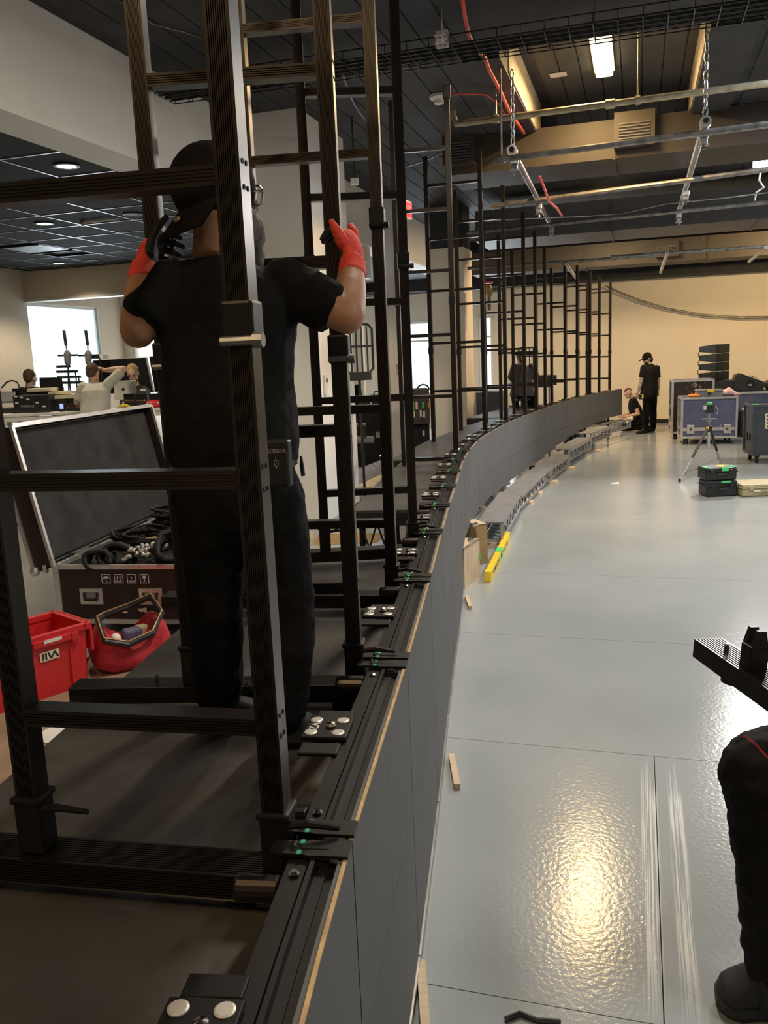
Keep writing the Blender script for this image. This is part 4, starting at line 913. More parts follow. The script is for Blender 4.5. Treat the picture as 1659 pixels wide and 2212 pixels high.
# --- person at the right edge carrying a grooved rail
J = dict(pel=V((1.80, 2.34, .98)), chest=V((1.86, 2.34, 1.36)), neck=V((1.86, 2.34, 1.60)), head=V((1.82, 2.34, 1.74)), hf=V((-1, .2, -.2)), hu=Z3, fw=V((-1, 0, 0)), side=V((0, 1, 0)),
         shR=V((1.86, 2.54, 1.53)), elR=V((1.78, 2.57, 1.25)), wrR=V((1.50, 2.36, 1.20)), shL=V((1.86, 2.14, 1.53)), elL=V((1.78, 2.02, 1.25)), wrL=V((1.62, 2.02, 1.17)))
f0, f1 = G(1678, 2192), G(1545, 2172)
J.update(hipL=V((1.84, 2.24, .93)), hipR=V((1.74, 2.44, .90)), knR=P(1648, 1668, 2.36), knL=V((1.84, 2.24, .5)), anL=V((1.88, 2.24, .1)), toeL=V((1.64, 2.24, 0)))
J.update(anR=f0.lerp(f1, .12)+Z3*.15, toeR=f1, heelR=f0+V((.02, 0, 0)))
m8 = figure('person at the right edge holding a grooved rail, one black trouser leg in view', J, mSkinL, mShirt, mPant, V((1.84, 2.3, 0)), vox=.009, hip=(.2, .15), size=1.2, disp=(.03, .09), loose=.03, shoe_s=1.3)
sp_ = MB(); limb(sp_, J['knR'], J['knR'].lerp(J['anR'], .62), .125, .085, .0); limb(sp_, J['knR'].lerp(J['anR'], .6), J['anR']+Z3*.06, .088, .078, .0); limb(sp_, J['hipR'], J['knR'], .14, .125)
obj('baggy_leg', sp_, mPant, m8, remesh=.011, sm=8, disp=(.03, .07))
bt = MB(); an = J['anR']; bt.tube([an-Z3*.10, an+Z3*.02, an+Z3*.10], [.075, .07, .072], 14); obj('boot_shaft', bt, mRub, m8, smooth=True)
sdv = (f1-f0).normalized().cross(Z3)
for k in range(4):
    c = an.lerp(f1, .22+.10*k)+Z3*(.045-.012*k); obj('boot_lace', MB().tube([c-sdv*.045, c+Z3*.028, c+sdv*.045], .006, 5), mBlkM, m8)
obj('seam_stitching', MB().tube([P(1606, 1588, 2.22), P(1630, 1606, 2.21), P(1662, 1640, 2.2)], .003, 5), mRedC, m8)
e0, e1 = P(1528, 1398, 2.42), P(1745, 1548, 1.95)
t = thing('grooved_rail', 'black grooved aluminium rail with a forked bracket, held out from the right edge', 'rail', e0)
full = [(.045, .028)]
for k in range(9):
    x = .041-.0091*k; full += [(x-.002, .028), (x-.003, .0245), (x-.006, .0245), (x-.007, .028)]
full += [(-.045, .028)]
for k in range(7):
    y = .026-.0074*k; full += [(-.045, y), (-.045, y-.002), (-.0415, y-.0025), (-.0415, y-.005)]
full += [(-.045, -.028), (.045, -.028)]
upv = V((.1, -.25, 1))
tdv = (e1-e0).normalized(); xdv = upv.cross(tdv)
if xdv.x > 0: full = [(-x, y) for x, y in full][::-1]
obj('rail_body', MB().extr(full, e0, e1, upv), mAlu, t)
xa = tdv; za = (upv-tdv*upv.dot(tdv)).normalized(); ya = za.cross(xa)
R3 = M((xa, ya, za)).transposed(); bc = P(1637, 1425, 2.19)
bc = e0+xa*((bc-e0).dot(xa))+za*.06
obj('bracket', MB().box(bc, (.05, .055, .075), R=R3), mAluD, t, bevel=.004)
for k in (-1, 1): obj('fork_tine', MB().add([bc+za*.036+xa*.012*k*1.7+xa*i*.010+ya*j*.02 for j in (-1, 1) for i in (-1, 1)]+[bc+za*.082+xa*.012*k*1.5+xa*i*.006+ya*j*.012 for j in (-1, 1) for i in (-1, 1)], [(0, 2, 3, 1), (4, 5, 7, 6), (0, 1, 5, 4), (2, 6, 7, 3), (0, 4, 6, 2), (1, 3, 7, 5)]), mAluD, t)
obj('rail_pin', MB().lathe([(.008, 0), (.008, .018), (.005, .022)], e0+xa*.10+za*.028, za, n=8), mChrome, t)
obj('rubber_foot', MB().lathe([(.02, 0), (.034, .008), (.034, .02)], e0+xa*.15-za*.028, -za, n=12), mRub, t)
# ================================================================ LEFT: trunk, crate, bag
TL = G(116, 1222, .58); tw, trz, tlen = 1.10, math.radians(-9.2), 2.55
t = thing('cable_case', 'long black road trunk with open lid, full of black cables, behind the red crate', 'trunk', V((TL.x, TL.y, 0)), trz)
h0, h1 = .12, .58
def panel(nm, c, d, mt_): return obj(nm, MB(t).box(c, d), mt_, t)
panel('front_panel', (tw/2, .01, (h0+h1)/2), (tw-.04, .014, h1-h0-.03), mCaseD)
panel('rear_panel', (tw/2, tlen-.01, (h0+h1)/2), (tw-.04, .014, h1-h0-.03), mCaseD)
panel('side_panel', (.01, tlen/2, (h0+h1)/2), (.014, tlen-.04, h1-h0-.03), mCaseD)
panel('side_panel', (tw-.01, tlen/2, (h0+h1)/2), (.014, tlen-.04, h1-h0-.03), mCaseD)
panel('floor_panel', (tw/2, tlen/2, h0+.01), (tw-.03, tlen-.03, .014), mCaseD)
for x in (.0, tw):
    for y in (0, tlen): obj('corner_post', MB(t).box((x+(.014 if x == 0 else -.014), y+(.014 if y == 0 else -.014), (h0+h1)/2), (.05, .05, h1-h0)), mEdge, t, bevel=.004)
for z in (h0+.012, h1-.012):
    for y in (.008, tlen-.008): obj('edge_rail', MB(t).box((tw/2, y, z), (tw, .03, .035)), mEdge, t)
    for x in (.008, tw-.008): obj('edge_rail', MB(t).box((x, tlen/2, z), (.03, tlen, .035)), mEdge, t)
for x in (.03, tw-.03): obj('ball_corner', MB(t).sph((x, .012, h0+.03), .035, 10, 6), mEdge, t, smooth=True)
for k in range(7): obj('rivet', MB(t).disc((.08+k*(tw-.16)/6, -.008, h1-.012), (0, 1, 0), .006, .006, 8), mChrome, t)
for x in (.02, tw-.02):
    for k in range(3): obj('rivet', MB(t).disc((x, -.012, h0+.08+k*.14), (0, 1, 0), .006, .006, 8), mChrome, t)
for x in (.29, .78):
    hd = obj('handle_dish', MB(t).box((x, -.003, .335), (.19, .014, .13)), mEdge, t, bevel=.006)
    obj('dish_recess', MB(t).box((x, -.006, .335), (.125, .012, .075)), mSteel, hd, bevel=.004)
    obj('grip', MB(t).tube([(x-.055, -.012, .365), (x-.05, -.022, .31), (x+.05, -.022, .31), (x+.055, -.012, .365)], .011, 8), mRub, hd)
    rv = MB(t)
    for k in range(4):
        for zz in (.282, .388): rv.disc((x-.075+.05*k, -.011, zz), (0, 1, 0), .004, .004, 6)
    obj('rivet', rv, mChrome, hd)
    if x > .5: obj('name_badge', MB(t).box((x+.005, -.014, .35), (.06, .004, .03)), mGold, hd)
# freight symbols, each in its own square outline
def outl(x, z, s=.034):
    o = MB(t)
    for a, b in (((-s, -s), (s, -s)), ((s, -s), (s, s)), ((s, s), (-s, s)), ((-s, s), (-s, -s))): o.beam((x+a[0], -.0015, z+a[1]), (x+b[0], -.0015, z+b[1]), .003, .005, (0, 1, 0))
    return o
ix, iz = (.425, .53, .635, .74), .475
for k in range(4):
    o = outl(ix[k], iz); x = ix[k]
    def pl(poly): o.plate([V((x+p[0], -.0012, iz+p[1])) for p in poly], .003)
    if k == 0:
        pl([(.024*math.cos(a*math.pi/8), .002+.020*math.sin(a*math.pi/8)) for a in range(9)]); o.box((x, -.0015, iz-.008), (.003, .003, .03)); o.box((x+.004, -.0015, iz-.023), (.01, .003, .003))
    if k == 1:
        for dx in (-.011, .011): o.box((x+dx, -.0015, iz-.004), (.005, .003, .032)); pl([(dx-.008, .010), (dx+.008, .010), (dx, .024)])
        o.box((x, -.0015, iz-.023), (.046, .003, .004))
    if k == 2:
        o.box((x, -.0015, iz-.016), (.046, .003, .004)); o.box((x, -.0015, iz-.024), (.046, .003, .004))
    if k == 3:
        pl([(-.018, .024), (-.010, .003), (-.003, -.001), (-.003, -.016), (-.013, -.022), (.013, -.022), (.003, -.016), (.003, -.001), (.010, .003), (.018, .024)][::-1])
    sy = obj('freight_symbol', o, mWhite, t)
    if k == 2: text('3', .034, WM[t.name] @ V((x, -.002, iz+.006)), WM[t.name].to_3x3() @ V((1, 0, 0)), (0, 0, 1), mWhite, t)
for dx, pol in ((.53, [(0, 0), (.05, 0), (.012, .045), (0, .045)]), (.66, [(.0, .034), (.075, .045), (.075, 0), (.05, .012), (.02, .01)])):
    obj('torn_label', MB(t).plate([V((dx+p[0], -.0012, .20+p[1])) for p in pol], .002), mPaper, t)
for x, y in ((.17, .14), (tw-.17, .14), (.17, tlen-.14), (tw-.17, tlen-.14)):
    obj('caster', MB(t).tube([(x-.02, y, .05), (x+.02, y, .05)], .05, 14).box((x, y, .105), (.07, .08, .03)), mRub, t)
# open lid, hinged along the left side and leaning outward
ex = WM[t.name].to_3x3() @ V((0, 1, 0)); hb = V((TL.x, TL.y, .57)); hl = V((-.216, .085, 1.0)).normalized(); hn = ex.cross(hl).normalized()
if hn.x < 0: hn = -hn                                   # hn: lid inside faces right
lh, ld = 1.13, .17
def lq(u, v, d): return hb+ex*u+hl*v-hn*d
lid = obj('lid_panel', MB().plate([lq(0, 0, ld-.012), lq(tlen, 0, ld-.012), lq(tlen, lh, ld-.012), lq(0, lh, ld-.012)], .012), mCaseD, t)
obj('foam_lining', MB().plate([lq(.05, .05, ld*.45), lq(tlen-.05, .05, ld*.45), lq(tlen-.05, lh-.05, ld*.45), lq(.05, lh-.05, ld*.45)], .03), mFoam, lid)
for u in (0, tlen-.012): obj('lid_side', MB().add([lq(u, 0, 0), lq(u+.012, 0, 0), lq(u+.012, lh, 0), lq(u, lh, 0), lq(u, 0, ld), lq(u+.012, 0, ld), lq(u+.012, lh, ld), lq(u, lh, ld)], [(0, 1, 2, 3), (7, 6, 5, 4), (0, 4, 5, 1), (1, 5, 6, 2), (2, 6, 7, 3), (3, 7, 4, 0)]), mCaseD, lid)
for v in (0, lh-.012): obj('lid_side', MB().add([lq(0, v, 0), lq(tlen, v, 0), lq(tlen, v+.012, 0), lq(0, v+.012, 0), lq(0, v, ld), lq(tlen, v, ld), lq(tlen, v+.012, ld), lq(0, v+.012, ld)], [(0, 1, 2, 3), (7, 6, 5, 4), (0, 4, 5, 1), (1, 5, 6, 2), (2, 6, 7, 3), (3, 7, 4, 0)]), mBlkM, lid)
for d in (.0, ld):
    for u0, v0, u1, v1 in ((0, 0, tlen, 0), (0, lh, tlen, lh), (0, 0, 0, lh), (tlen, 0, tlen, lh)):
        obj('lid_edge', MB().beam(lq(u0, v0, d), lq(u1, v1, d), .034, .026, hn), mEdge, lid)
for u, v in ((0, 0), (0, lh)): obj('lid_corner', MB().sph(lq(u, v, ld), .04, 10, 6).box(lq(u+.02, v, ld/2), (.03, .05, .07)), mEdge, lid, bevel=.005)
for u in (.45, 1.15, 1.85): obj('hinge', MB().box(lq(u, .0, -.01), (.05, .2, .06), trz), mEdge, lid, bevel=.004)
def inT(x, y, z): return WM[t.name] @ V((x, y, z))
def coil(lab, c, r, n, cr_, rz, tilt, mt_=mRub, sq=.7):
    mb = MB(); R = M.Rotation(rz, 3, 'Z') @ M.Rotation(tilt, 3, 'X'); pts = []
    for k in range(n*14+1):
        a = 2*math.pi*k/14; rr = r*(1+.10*math.sin(k*1.7)); pts.append(V(c)+R @ V((rr*math.cos(a), sq*rr*math.sin(a), cr_*1.3*k/14+.01*math.sin(k*.9))))
    mb.tube(pts, cr_, 7)
    return tag(obj('cable_coil', mb, mt_, base=c, smooth=True), lab, 'cable', 'cables in the open trunk')
obj('packing_layer', MB(t).bb((.03, .03, h0+.02), (tw-.03, tlen-.03, h1-.03)), mBlkM, t)
coil('thick black cable coil at the right front of the trunk', inT(.93, .30, .60), .20, 6, .022, .3, .9)
coil('thick black cable loops at the front left of the trunk', inT(.42, .24, .58), .13, 5, .022, .2, 1.2)
coil('thin black cable bundle heaped highest in the trunk', inT(.74, 1.0, .63), .30, 18, .010, .1, .12)
coil('loose thin black cable heap behind the connectors in the trunk', inT(.66, .85, .60), .26, 10, .010, -.2, .12)
coil('thin black cable loops behind the plugs at the centre of the trunk', inT(.50, .62, .60), .19, 9, .011, .5, .3)
coil('thin black cable loops at the far left of the trunk', inT(.26, .80, .58), .15, 8, .011, -.3, .3)
coil('corrugated black hose loops at the front of the trunk', inT(.30, .20, .58), .10, 7, .020, .1, 1.35)
coil('far thin black cable coil at the back of the trunk', inT(.62, 1.8, .60), .3, 10, .010, .4, .1)
bt_ = MB()
for k in range(9): bt_.tube([inT(.30+.02*k, .55+.03*k, .60), inT(.5+.02*k, .60+.02*k, .66), inT(.75, .66+.02*k, .65+.004*k)], .008, 6)
tag(obj('cable_bundle', bt_, mGold, base=inT(.4, .8, .55), smooth=True), 'tan tipped cable bundle lying at the lid edge in the trunk', 'cable', 'cables in the open trunk')
for k in range(22):
    c = inT(.56+random.random()*.22, .10+random.random()*.35, .61+random.random()*.06); a = random.random()*6
    q_ = thing('cable_plug', 'small silver cable plug in the heap at the front of the trunk', 'plug', c, a, 'silver plugs in the open trunk')
    dz = random.uniform(-.4, .6)
    d_ = V((1, 0, dz)).normalized()
    obj('shell', MB(q_).lathe([(.011, 0), (.018, .004), (.018, .036), (.013, .04), (.013, .068)], (0, 0, 0), d_, n=9), mDisc, q_); obj('tail', MB(q_).tube([V((0, 0, 0)), -d_*.05, -d_*.08+V((0, .02, -.03))], .006, 6), mRub, q_)
# red crate
cR_ = V((-2.0, 5.36, 0)); d1 = V((-.66, -.75, 0)).normalized(); d2 = V((-.75, .66, 0)).normalized(); c1, c2_, ch_ = .66, .44, .43
crz = math.atan2(-d2.y, -d2.x)                         # local x = -d2 (towards corner), local y: 
t = thing('plastic_crate', 'red plastic tote crate standing open beside the black deck', 'crate', cR_+d1*c1/2+d2*c2_/2, math.atan2(d1.y, d1.x))
X, Y2 = c1/2, c2_/2
sgn = 1 if (M.Rotation(math.atan2(d1.y, d1.x), 3, 'Z') @ V((0, 1, 0))).dot(d2) > 0 else -1
def cwall(p0, p1, nm):                                    # tapered walls
    k = .92; mb = MB(t); a0, b0 = V((p0[0]*k, p0[1]*k, 0)), V((p1[0]*k, p1[1]*k, 0)); a1, b1 = V((p0[0], p0[1], ch_)), V((p1[0], p1[1], ch_))
    n = (b1-a1).cross(V((0, 0, 1))).normalized(); cen = (a1+b1)/2
    if n.dot(V((cen.x, cen.y, 0))) > 0: n = -n
    mb.add([a0, b0, b1, a1, a0+n*.006, b0+n*.006, b1+n*.006, a1+n*.006], [(0, 1, 2, 3), (7, 6, 5, 4), (0, 4, 5, 1), (1, 5, 6, 2), (2, 6, 7, 3), (3, 7, 4, 0)]); return obj(nm, mb, mRed, t)
for p0, p1 in (((-X, -Y2), (X, -Y2)), ((X, -Y2), (X, Y2)), ((X, Y2), (-X, Y2)), ((-X, Y2), (-X, -Y2))): cwall(p0, p1, 'wall')
obj('bottom', MB(t).box((0, 0, .005), (c1*.92, c2_*.92, .01)), mRed, t)
for y in (-Y2, Y2): obj('rim', MB(t).box((0, y, ch_-.02), (c1+.05, .035, .045)), mRed, t, bevel=.006)
for x in (-X, X): obj('rim', MB(t).box((x, 0, ch_-.02), (.035, c2_+.05, .045)), mRed, t, bevel=.006)
yf = -Y2*sgn; s_ = -sgn
for x in (-X*.72, X*.72):
    obj('latch_rib', MB(t).box((x, yf*1.0+s_*.014, ch_-.075), (.05, .02, .08)), mRed, t, bevel=.005); obj('latch_hole', MB(t).disc((x, yf+s_*.026, ch_-.085), (0, 1, 0), .016, .003, 12), mRedC, t)
obj('face_rib', MB(t).box((-X*.62, yf*.965+s_*.003, ch_*.45), (.012, .012, ch_*.8)), mRed, t)
obj('handle_lip', MB(t).box((-.08, yf+s_*.016, ch_-.055), (.26, .02, .05)), mRed, t, bevel=.008)
obj('white_label', MB(t).box((-.08, yf+s_*.028, ch_-.045), (.12, .003, .022)), mWhite, t)
Lf = MB(t); Lf.box((-.06, yf*.985+s_*.004, ch_*.66), (.13, .004, .06)); lb_ = obj('stencil_label', Lf, mPaper, t)
R3c = WM[t.name].to_3x3(); nrm_ = R3c @ V((0, s_, 0)); uxx = nrm_.cross(V((0, 0, 1))) * -1
for x_, w_, sl in ((-.045, .012, 0), (-.025, .012, 0), (.0, .012, .4), (.022, .010, -.5), (.045, .014, .5)):
    obj('stencil_stroke', MB(t).box((-.06-x_, yf*.985+s_*.0065, ch_*.66), (w_, .002, .045), R=M.Rotation(sl, 3, 'Y')), mBlk, t)
for x, a in ((-X-.02, 1), (X+.02, -1)): obj('lid_flap', MB(t).box((x*1.04, 0, ch_-.10), (.02, c2_*.98, .2)), mRed, t, bevel=.005)
c = P(88, 1385, 5.62); q_ = thing('tape_measure', 'orange yellow tool standing up inside the red crate', 'tool', c)
obj('tool_body', MB().box(c+V((0, 0, .06)), (.075, .05, .19)), mYel, q_, bevel=.01); obj('tool_grip', MB().box(c+V((0, 0, .15)), (.07, .055, .03)).box(c+V((.0, -.027, .05)), (.022, .006, .13)), mBlk, q_, bevel=.004)
tag(obj('foam_block', MB().box(c+V((.03, .05, -.05)), (.3, .2, .14), .6), mPaper, base=c), 'pale yellow packing block inside the red crate', 'packing')
obj('crate_load', MB(t).box((0, 0, .10), (c1*.86, c2_*.86, .18)), mOrg, t)
# red duffel bag behind the deck edge
g = G(285, 1432); t = thing('tool_bag', 'red cloth tool bag lying open between crate and trunk', 'bag', g, .5)
mb = MB(t)
prof = [(-.27, .00), (-.29, .12), (-.24, .27), (-.19, .33), (-.16, .29), (-.17, .16), (.17, .16), (.16, .30), (.2, .34), (.25, .28), (.29, .12), (.26, .0)]
vs = []; n = len(prof)
for k, (y, sc) in enumerate(((-.2, .75), (-.15, 1), (0, 1.03), (.15, 1), (.2, .8))):
    vs += [V((p[0]*(1 if k in (1, 2, 3) else .8), y+.02*math.sin(3*p[0]), p[1]*sc)) for p in prof]
mb.add(vs, [(i*n+j, i*n+(j+1) % n, (i+1)*n+(j+1) % n, (i+1)*n+j) for i in range(4) for j in range(n)]+[tuple(range(n-1, -1, -1)), tuple(range(4*n, 5*n))])
obj('cloth_body', mb, mRedC, t, smooth=True, sub=1, disp=(.03, .08))
obj('zip_edge', MB(t).tube([(-.2, -.19, .26), (-.2, .0, .36), (-.13, .17, .33), (.05, .16, .37), (.2, .11, .43), (.23, -.05, .34), (.12, -.2, .25), (-.05, -.22, .21), (-.2, -.19, .26)], .022, 7), mBlk, t)
obj('zip_line', MB(t).tube([(-.205, -.2, .285), (-.205, .0, .385), (-.13, .17, .355), (.05, .16, .395), (.2, .11, .455), (.235, -.05, .365), (.12, -.205, .275), (-.05, -.225, .235), (-.205, -.2, .285)], .006, 5), mGold, t)
obj('strap_end', MB(t).plate([V((-.31, -.14, .14)), V((-.38, -.12, .02)), V((-.35, -.06, .01)), V((-.29, -.08, .13))], .012), mBlk, t)
for lab, dx, dy, mt_, dd, nm in (('white roll inside the red tool bag', -.1, -.05, mWhite, (.06, .1, .07), 'paper_roll'), ('dark blue pouch inside the red tool bag', .02, .0, mCaseB, (.13, .1, .09), 'pouch'), ('tan leather glove inside the red tool bag', .1, .07, mTan, (.1, .08, .07), 'leather_glove')):
    c = WM[t.name] @ V((dx, dy, .21)); tag(obj(nm, MB().box(c, dd, .6+dx), mt_, base=c, bevel=.02), lab, nm.replace('_', ' ').split()[-1])
tag(obj('floor_paper', MB().plate([V((-3.1, 4.0, .004)), V((-1.15, 3.6, .004)), V((-1.35, 5.9, .004)), V((-2.9, 5.9, .004))], .003), mBrownP, base=(-2, 4.8, 0)), 'brown protective paper on the floor under the red crate', 'paper')
tag(obj('floor_sheet', MB().plate([V((-2.1, 4.5, .009)), V((-1.3, 4.3, .009)), V((-1.45, 5.0, .009)), V((-1.8, 5.15, .009))], .003), mWhite, base=(-1.6, 4.7, 0)), 'torn white sheet on the brown paper beside the red crate', 'paper')
# ================================================================ LEFT TABLE GEAR
def pbox(x0, y0, x1, y1, Y, dp, z0=None, bev=0):
    a, b = P(x0, y1, Y), P(x1, y0, Y); zz = z0 if z0 is not None else a.z
    mb = MB(); mb.bb((a.x, Y, zz), (b.x, Y+dp, max(b.z, zz+.01))); return mb, V(((a.x+b.x)/2, Y, zz))
t = thing('video_switcher', 'black video switcher box with knobs and white labels on the left table', 'switcher', pbox(30, 852, 104, 885, 12.3, .4, zt_)[1])
obj('body', pbox(30, 852, 104, 885, 12.3, .4, zt_)[0], mBlk, t, bevel=.01)
for k, (x, y) in enumerate(((46, 859), (34, 857), (36, 871), (95, 878), (80, 870), (60, 863))): obj('label_patch', pbox(x-3, y-2, x+3, y+1.5, 12.29, .008)[0], mWhite, t)
for x in range(45, 75, 5): obj('key', pbox(x, 875, x+2.5, 880, 12.285, .012)[0], mGreyB, t)
t = thing('control_console', 'dark slanted control console with a gooseneck lamp at the left edge', 'console', pbox(-30, 848, 30, 868, 12.5, .5, zt_)[1])
a = [P(x, y, Y) for x, y, Y in ((-30, 868, 12.5), (30, 866, 12.5), (34, 846, 13.0), (-10, 846, 13.0))]
obj('panel', MB().plate(a, .03), mGreyB, t); obj('base', MB().bb((a[0].x, 12.5, zt_), (a[1].x, 13.0, zt_+.07)), mBlk, t); obj('meter_bridge', pbox(26, 838, 60, 848, 13.05, .1, zt_)[0], mBlk, t)
obj('gooseneck', MB().tube([P(42, 840, 13), P(41, 832, 13), P(36, 825, 13), P(26, 822, 13), P(15, 825, 13), P(3, 838, 13)], .012, 6), mBlk, t)
mb, c = pbox(58, 837, 120, 848, 12.75, .35); t = thing('paper_tray', 'cream paper tray above the black video switcher', 'tray', c); obj('tray', mb, mPaper, t, bevel=.01); obj('stand', MB().bb((c.x-.35, 12.8, zt_), (c.x+.3, 13.05, c.z)), mBlk, t)
mb, c = pbox(104, 845, 154, 853, 12.6, .3); t = thing('paper_pile', 'flat cream papers to the right of the paper tray', 'papers', V((c.x, c.y, zt_)))
obj('sheet', mb, mPaper, t); obj('sheet', pbox(118, 853, 156, 862, 12.5, .3)[0], mPaper, t); obj('rack_box', MB().bb((P(104, 850, 12.5).x, 12.55, zt_), (P(156, 850, 12.5).x, 12.85, P(104, 861, 12.5).z)), mBlk, t)
t = thing('flat_monitor', 'black flat monitor seen beyond the person with the headset', 'monitor', V((P(110, 850, 12.85).x, 12.85, zt_)))
obj('screen', MB().plate([P(85, 816, 12.85), P(86, 843, 12.85), P(135, 846, 12.85), P(131, 815, 12.85)], .05), mScreen, t); obj('stand', MB().bb((P(106, 850, 12.85).x, 12.87, zt_), (P(114, 850, 12.85).x, 12.92, P(110, 835, 12.85).z)).bb((P(98, 850, 12.85).x, 12.8, zt_), (P(122, 850, 12.85).x, 12.98, zt_+.02)), mBlk, t)
t = thing('rear_table', 'low dark table behind the white work tables carrying screens', 'table', V((P(190, 860, 14.2).x, 14.2, ZR)))
obj('table_top', MB().bb((P(118, 860, 14).x, 13.78, zt_-.16), (P(372, 860, 14).x, 15.1, zt_-.12)), mBlk, t)
for x in (124, 364):
    for y in (13.84, 15.0): obj('leg', MB().box((P(x, 860, 14).x, y, (zt_-.16+ZR)/2), (.05, .05, zt_-.16-ZR)), mBlk, t)
t = thing('laptop', 'open silver laptop in front of the bearded person', 'laptop', V((P(268, 862, 12.6).x, 12.6, zt_)))
obj('lid', MB().plate([P(246, 864, 12.65), P(294, 862, 12.65), P(294, 822, 12.5), P(247, 824, 12.5)], .012), mSilver, t); obj('base', MB().bb((P(246, 864, 12.6).x, 12.66, zt_), (P(294, 862, 12.6).x, 12.95, zt_+.02)), mSilver, t)
obj('emblem', MB().disc(P(266, 841, 12.555), (0, -1, .2), .022, .006, 12).ell(P(267.2, 838, 12.553), ((.006, 0, 0), (0, .003, 0), (0, 0, .012)), 6, 4), mBlk, t)
for k, (x0, x1) in enumerate(((268, 290), (294, 316), (322, 343))):
    t = thing('field_monitor', ('small black monitor box before the silver laptop', 'small black monitor box right of the silver laptop', 'small black monitor box furthest right on the white table')[k], 'monitor', V((P((x0+x1)/2, 862, 12.4).x, 12.4, zt_)), 0, 'small black monitors on the white table')
    obj('body', pbox(x0, 850, x1, 872, 12.4, .12, zt_)[0], mBlk, t, bevel=.005); obj('screen', pbox(x0+1.5, 851, x1-1.5, 861, 12.39, .012)[0], mScreen, t)
    for j in range(4): obj('knob', MB().disc(P(x0+4+j*5, 865, 12.395), (0, 1, 0), .012, .02, 8), mGold, t)
t = thing('tablet', 'small lit blue screen at the right end of the white table', 'tablet', V((P(350, 866, 12.6).x, 12.6, zt_)))
obj('frame', pbox(342, 847, 358, 874, 12.62, .02, zt_)[0], mBlk, t); obj('screen', pbox(343.5, 848.5, 357, 865, 12.61, .012)[0], mScrn, t)
for lab, poly, Y in (('large dark television behind the bearded person', ((200, 779), (316, 772), (333, 848), (207, 851)), 14.35), ('second large dark television at the right of the first', ((322, 770), (356, 767), (362, 846), (335, 847)), 14.6)):
    pts = [P(x, y, Y) for x, y in poly]; t = thing('television', lab, 'television', V((pts[2].x, Y, zt_-.12)), 0, 'large dark televisions behind the tables')
    obj('screen', MB().plate(pts[::-1], .04), mScreen, t); obj('edge', MB().tube([pts[1], pts[2]], .02, 6), mSilver, t)
    cx_ = (pts[2].x+pts[3].x)/2; obj('stand', MB().bb((cx_-.2, Y+.02, zt_-.12), (cx_+.2, Y+.3, zt_-.1)).bb((cx_-.05, Y+.05, zt_-.1), (cx_+.05, Y+.09, pts[2].z+.1)), mBlk, t)
for lab, x, xb in (('left paddle antenna on a grey body before the bright window', 140, 145), ('right paddle antenna on a grey body before the bright window', 187, 190)):
    t = thing('paddle_antenna', lab, 'antenna', V((P(xb, 850, 13.9).x, 13.9, zt_-.12)), 0, 'paddle antennas before the bright window')
    obj('paddle', MB().tube([P(x-2, 714, 13.9), P(x+2.5, 746, 13.9)], .025, 8), mBlk, t); obj('stem', MB().tube([P(x+2.5, 746, 13.9), P(xb, 760, 13.9)], .012, 6), mSteel, t)
    obj('body', MB().tube([P(xb-.5, 757, 13.9), P(xb+.5, 764, 13.9), P(xb+1, 784, 13.9), P(xb+3, 792, 13.9)], [.03, .06, .05, .02], 8), mGreyB, t)
    obj('stand', MB().tube([P(xb+2, 790, 13.9), V((P(xb, 850, 13.9).x, 13.9, zt_-.12))], .014, 6), mBlk, t); b_ = P(xb, 850, 13.9); obj('foot', MB().disc((b_.x, 13.9, zt_-.11), (0, 0, 1), .12, .02, 12), mBlk, t)
    obj('cross_bar', MB().beam(P(xb-20, 768, 13.95), P(xb+24, 767, 13.95), .02, .03), mBlk, t)
for k, (y, x0, x1) in enumerate(((792, 122, 152), (803, 122, 168), (815, 124, 175), (827, 126, 180))):
    a, b = P(x0, y, 14.1), P(x1, y-1, 14.1); t = tag(obj('shelf_bar', MB().beam(a, b, .03, .04).tube([V((b.x-.04, 14.1, b.z)), V((b.x-.04, 14.1, zt_-.12))], .012, 6), mBlk, base=V((b.x-.04, 14.1, zt_-.12))), '%s horizontal black bar from the top before the bright window' % ORD[k], 'bar', 'black bars before the bright window')
t = thing('rack_unit', 'pale rack unit beside the right paddle antenna', 'receiver', P(205, 776, 14.0)); obj('body', pbox(190, 766, 222, 776, 14.0, .3)[0], mWhite, t); obj('faceplate', pbox(198, 767, 214, 773, 13.99, .012)[0], mBlk, t); c = P(215, 776, 14.1); obj('post', MB().tube([c, V((c.x, c.y, zt_-.12))], .015, 6), mBlk, t)
c = V((P(265, 882, 12.25).x, 12.35, zt_+.02)); tag(obj('yellow_handle', MB().tube([c+V((-.09, 0, .0)), c+V((-.04, 0, .035)), c+V((.03, 0, .03)), c+V((.10, 0, .0))], .018, 8), mYel, base=c, smooth=True), 'curved yellow handle on the front edge of the white table', 'handle')
mb = MB(); c = V((P(330, 876, 12.3).x, 12.4, zt_)); mb.ell(c+V((0, 0, .05)), ((.14, 0, 0), (0, .1, 0), (0, 0, .06)), 14, 8); t = thing('snack_bag', 'crumpled red and white bag on the white table', 'bag', c); obj('bag_body', mb, mRed, t, smooth=True, disp=(.05, .05))
for k in range(4): obj('white_patch', MB().ell(c+V((-.08+.05*k, -.075+.01*k, .055+.012*(k % 2))), ((.02, 0, 0), (0, .03, 0), (0, 0, .018)), 8, 5), mWhite, t)
t = thing('desk_radio', 'black desk radio with red buttons at the foot of the man in pale grey', 'radio', V((P(158, 885, 12.3).x, 12.3, zt_))); obj('body', pbox(143, 872, 170, 886, 12.3, .15, zt_)[0], mBlk, t, bevel=.005)
for x in (147, 165): obj('button', MB().disc(P(x, 880, 12.295), (0, 1, 0), .012, .012, 8), mRed, t)
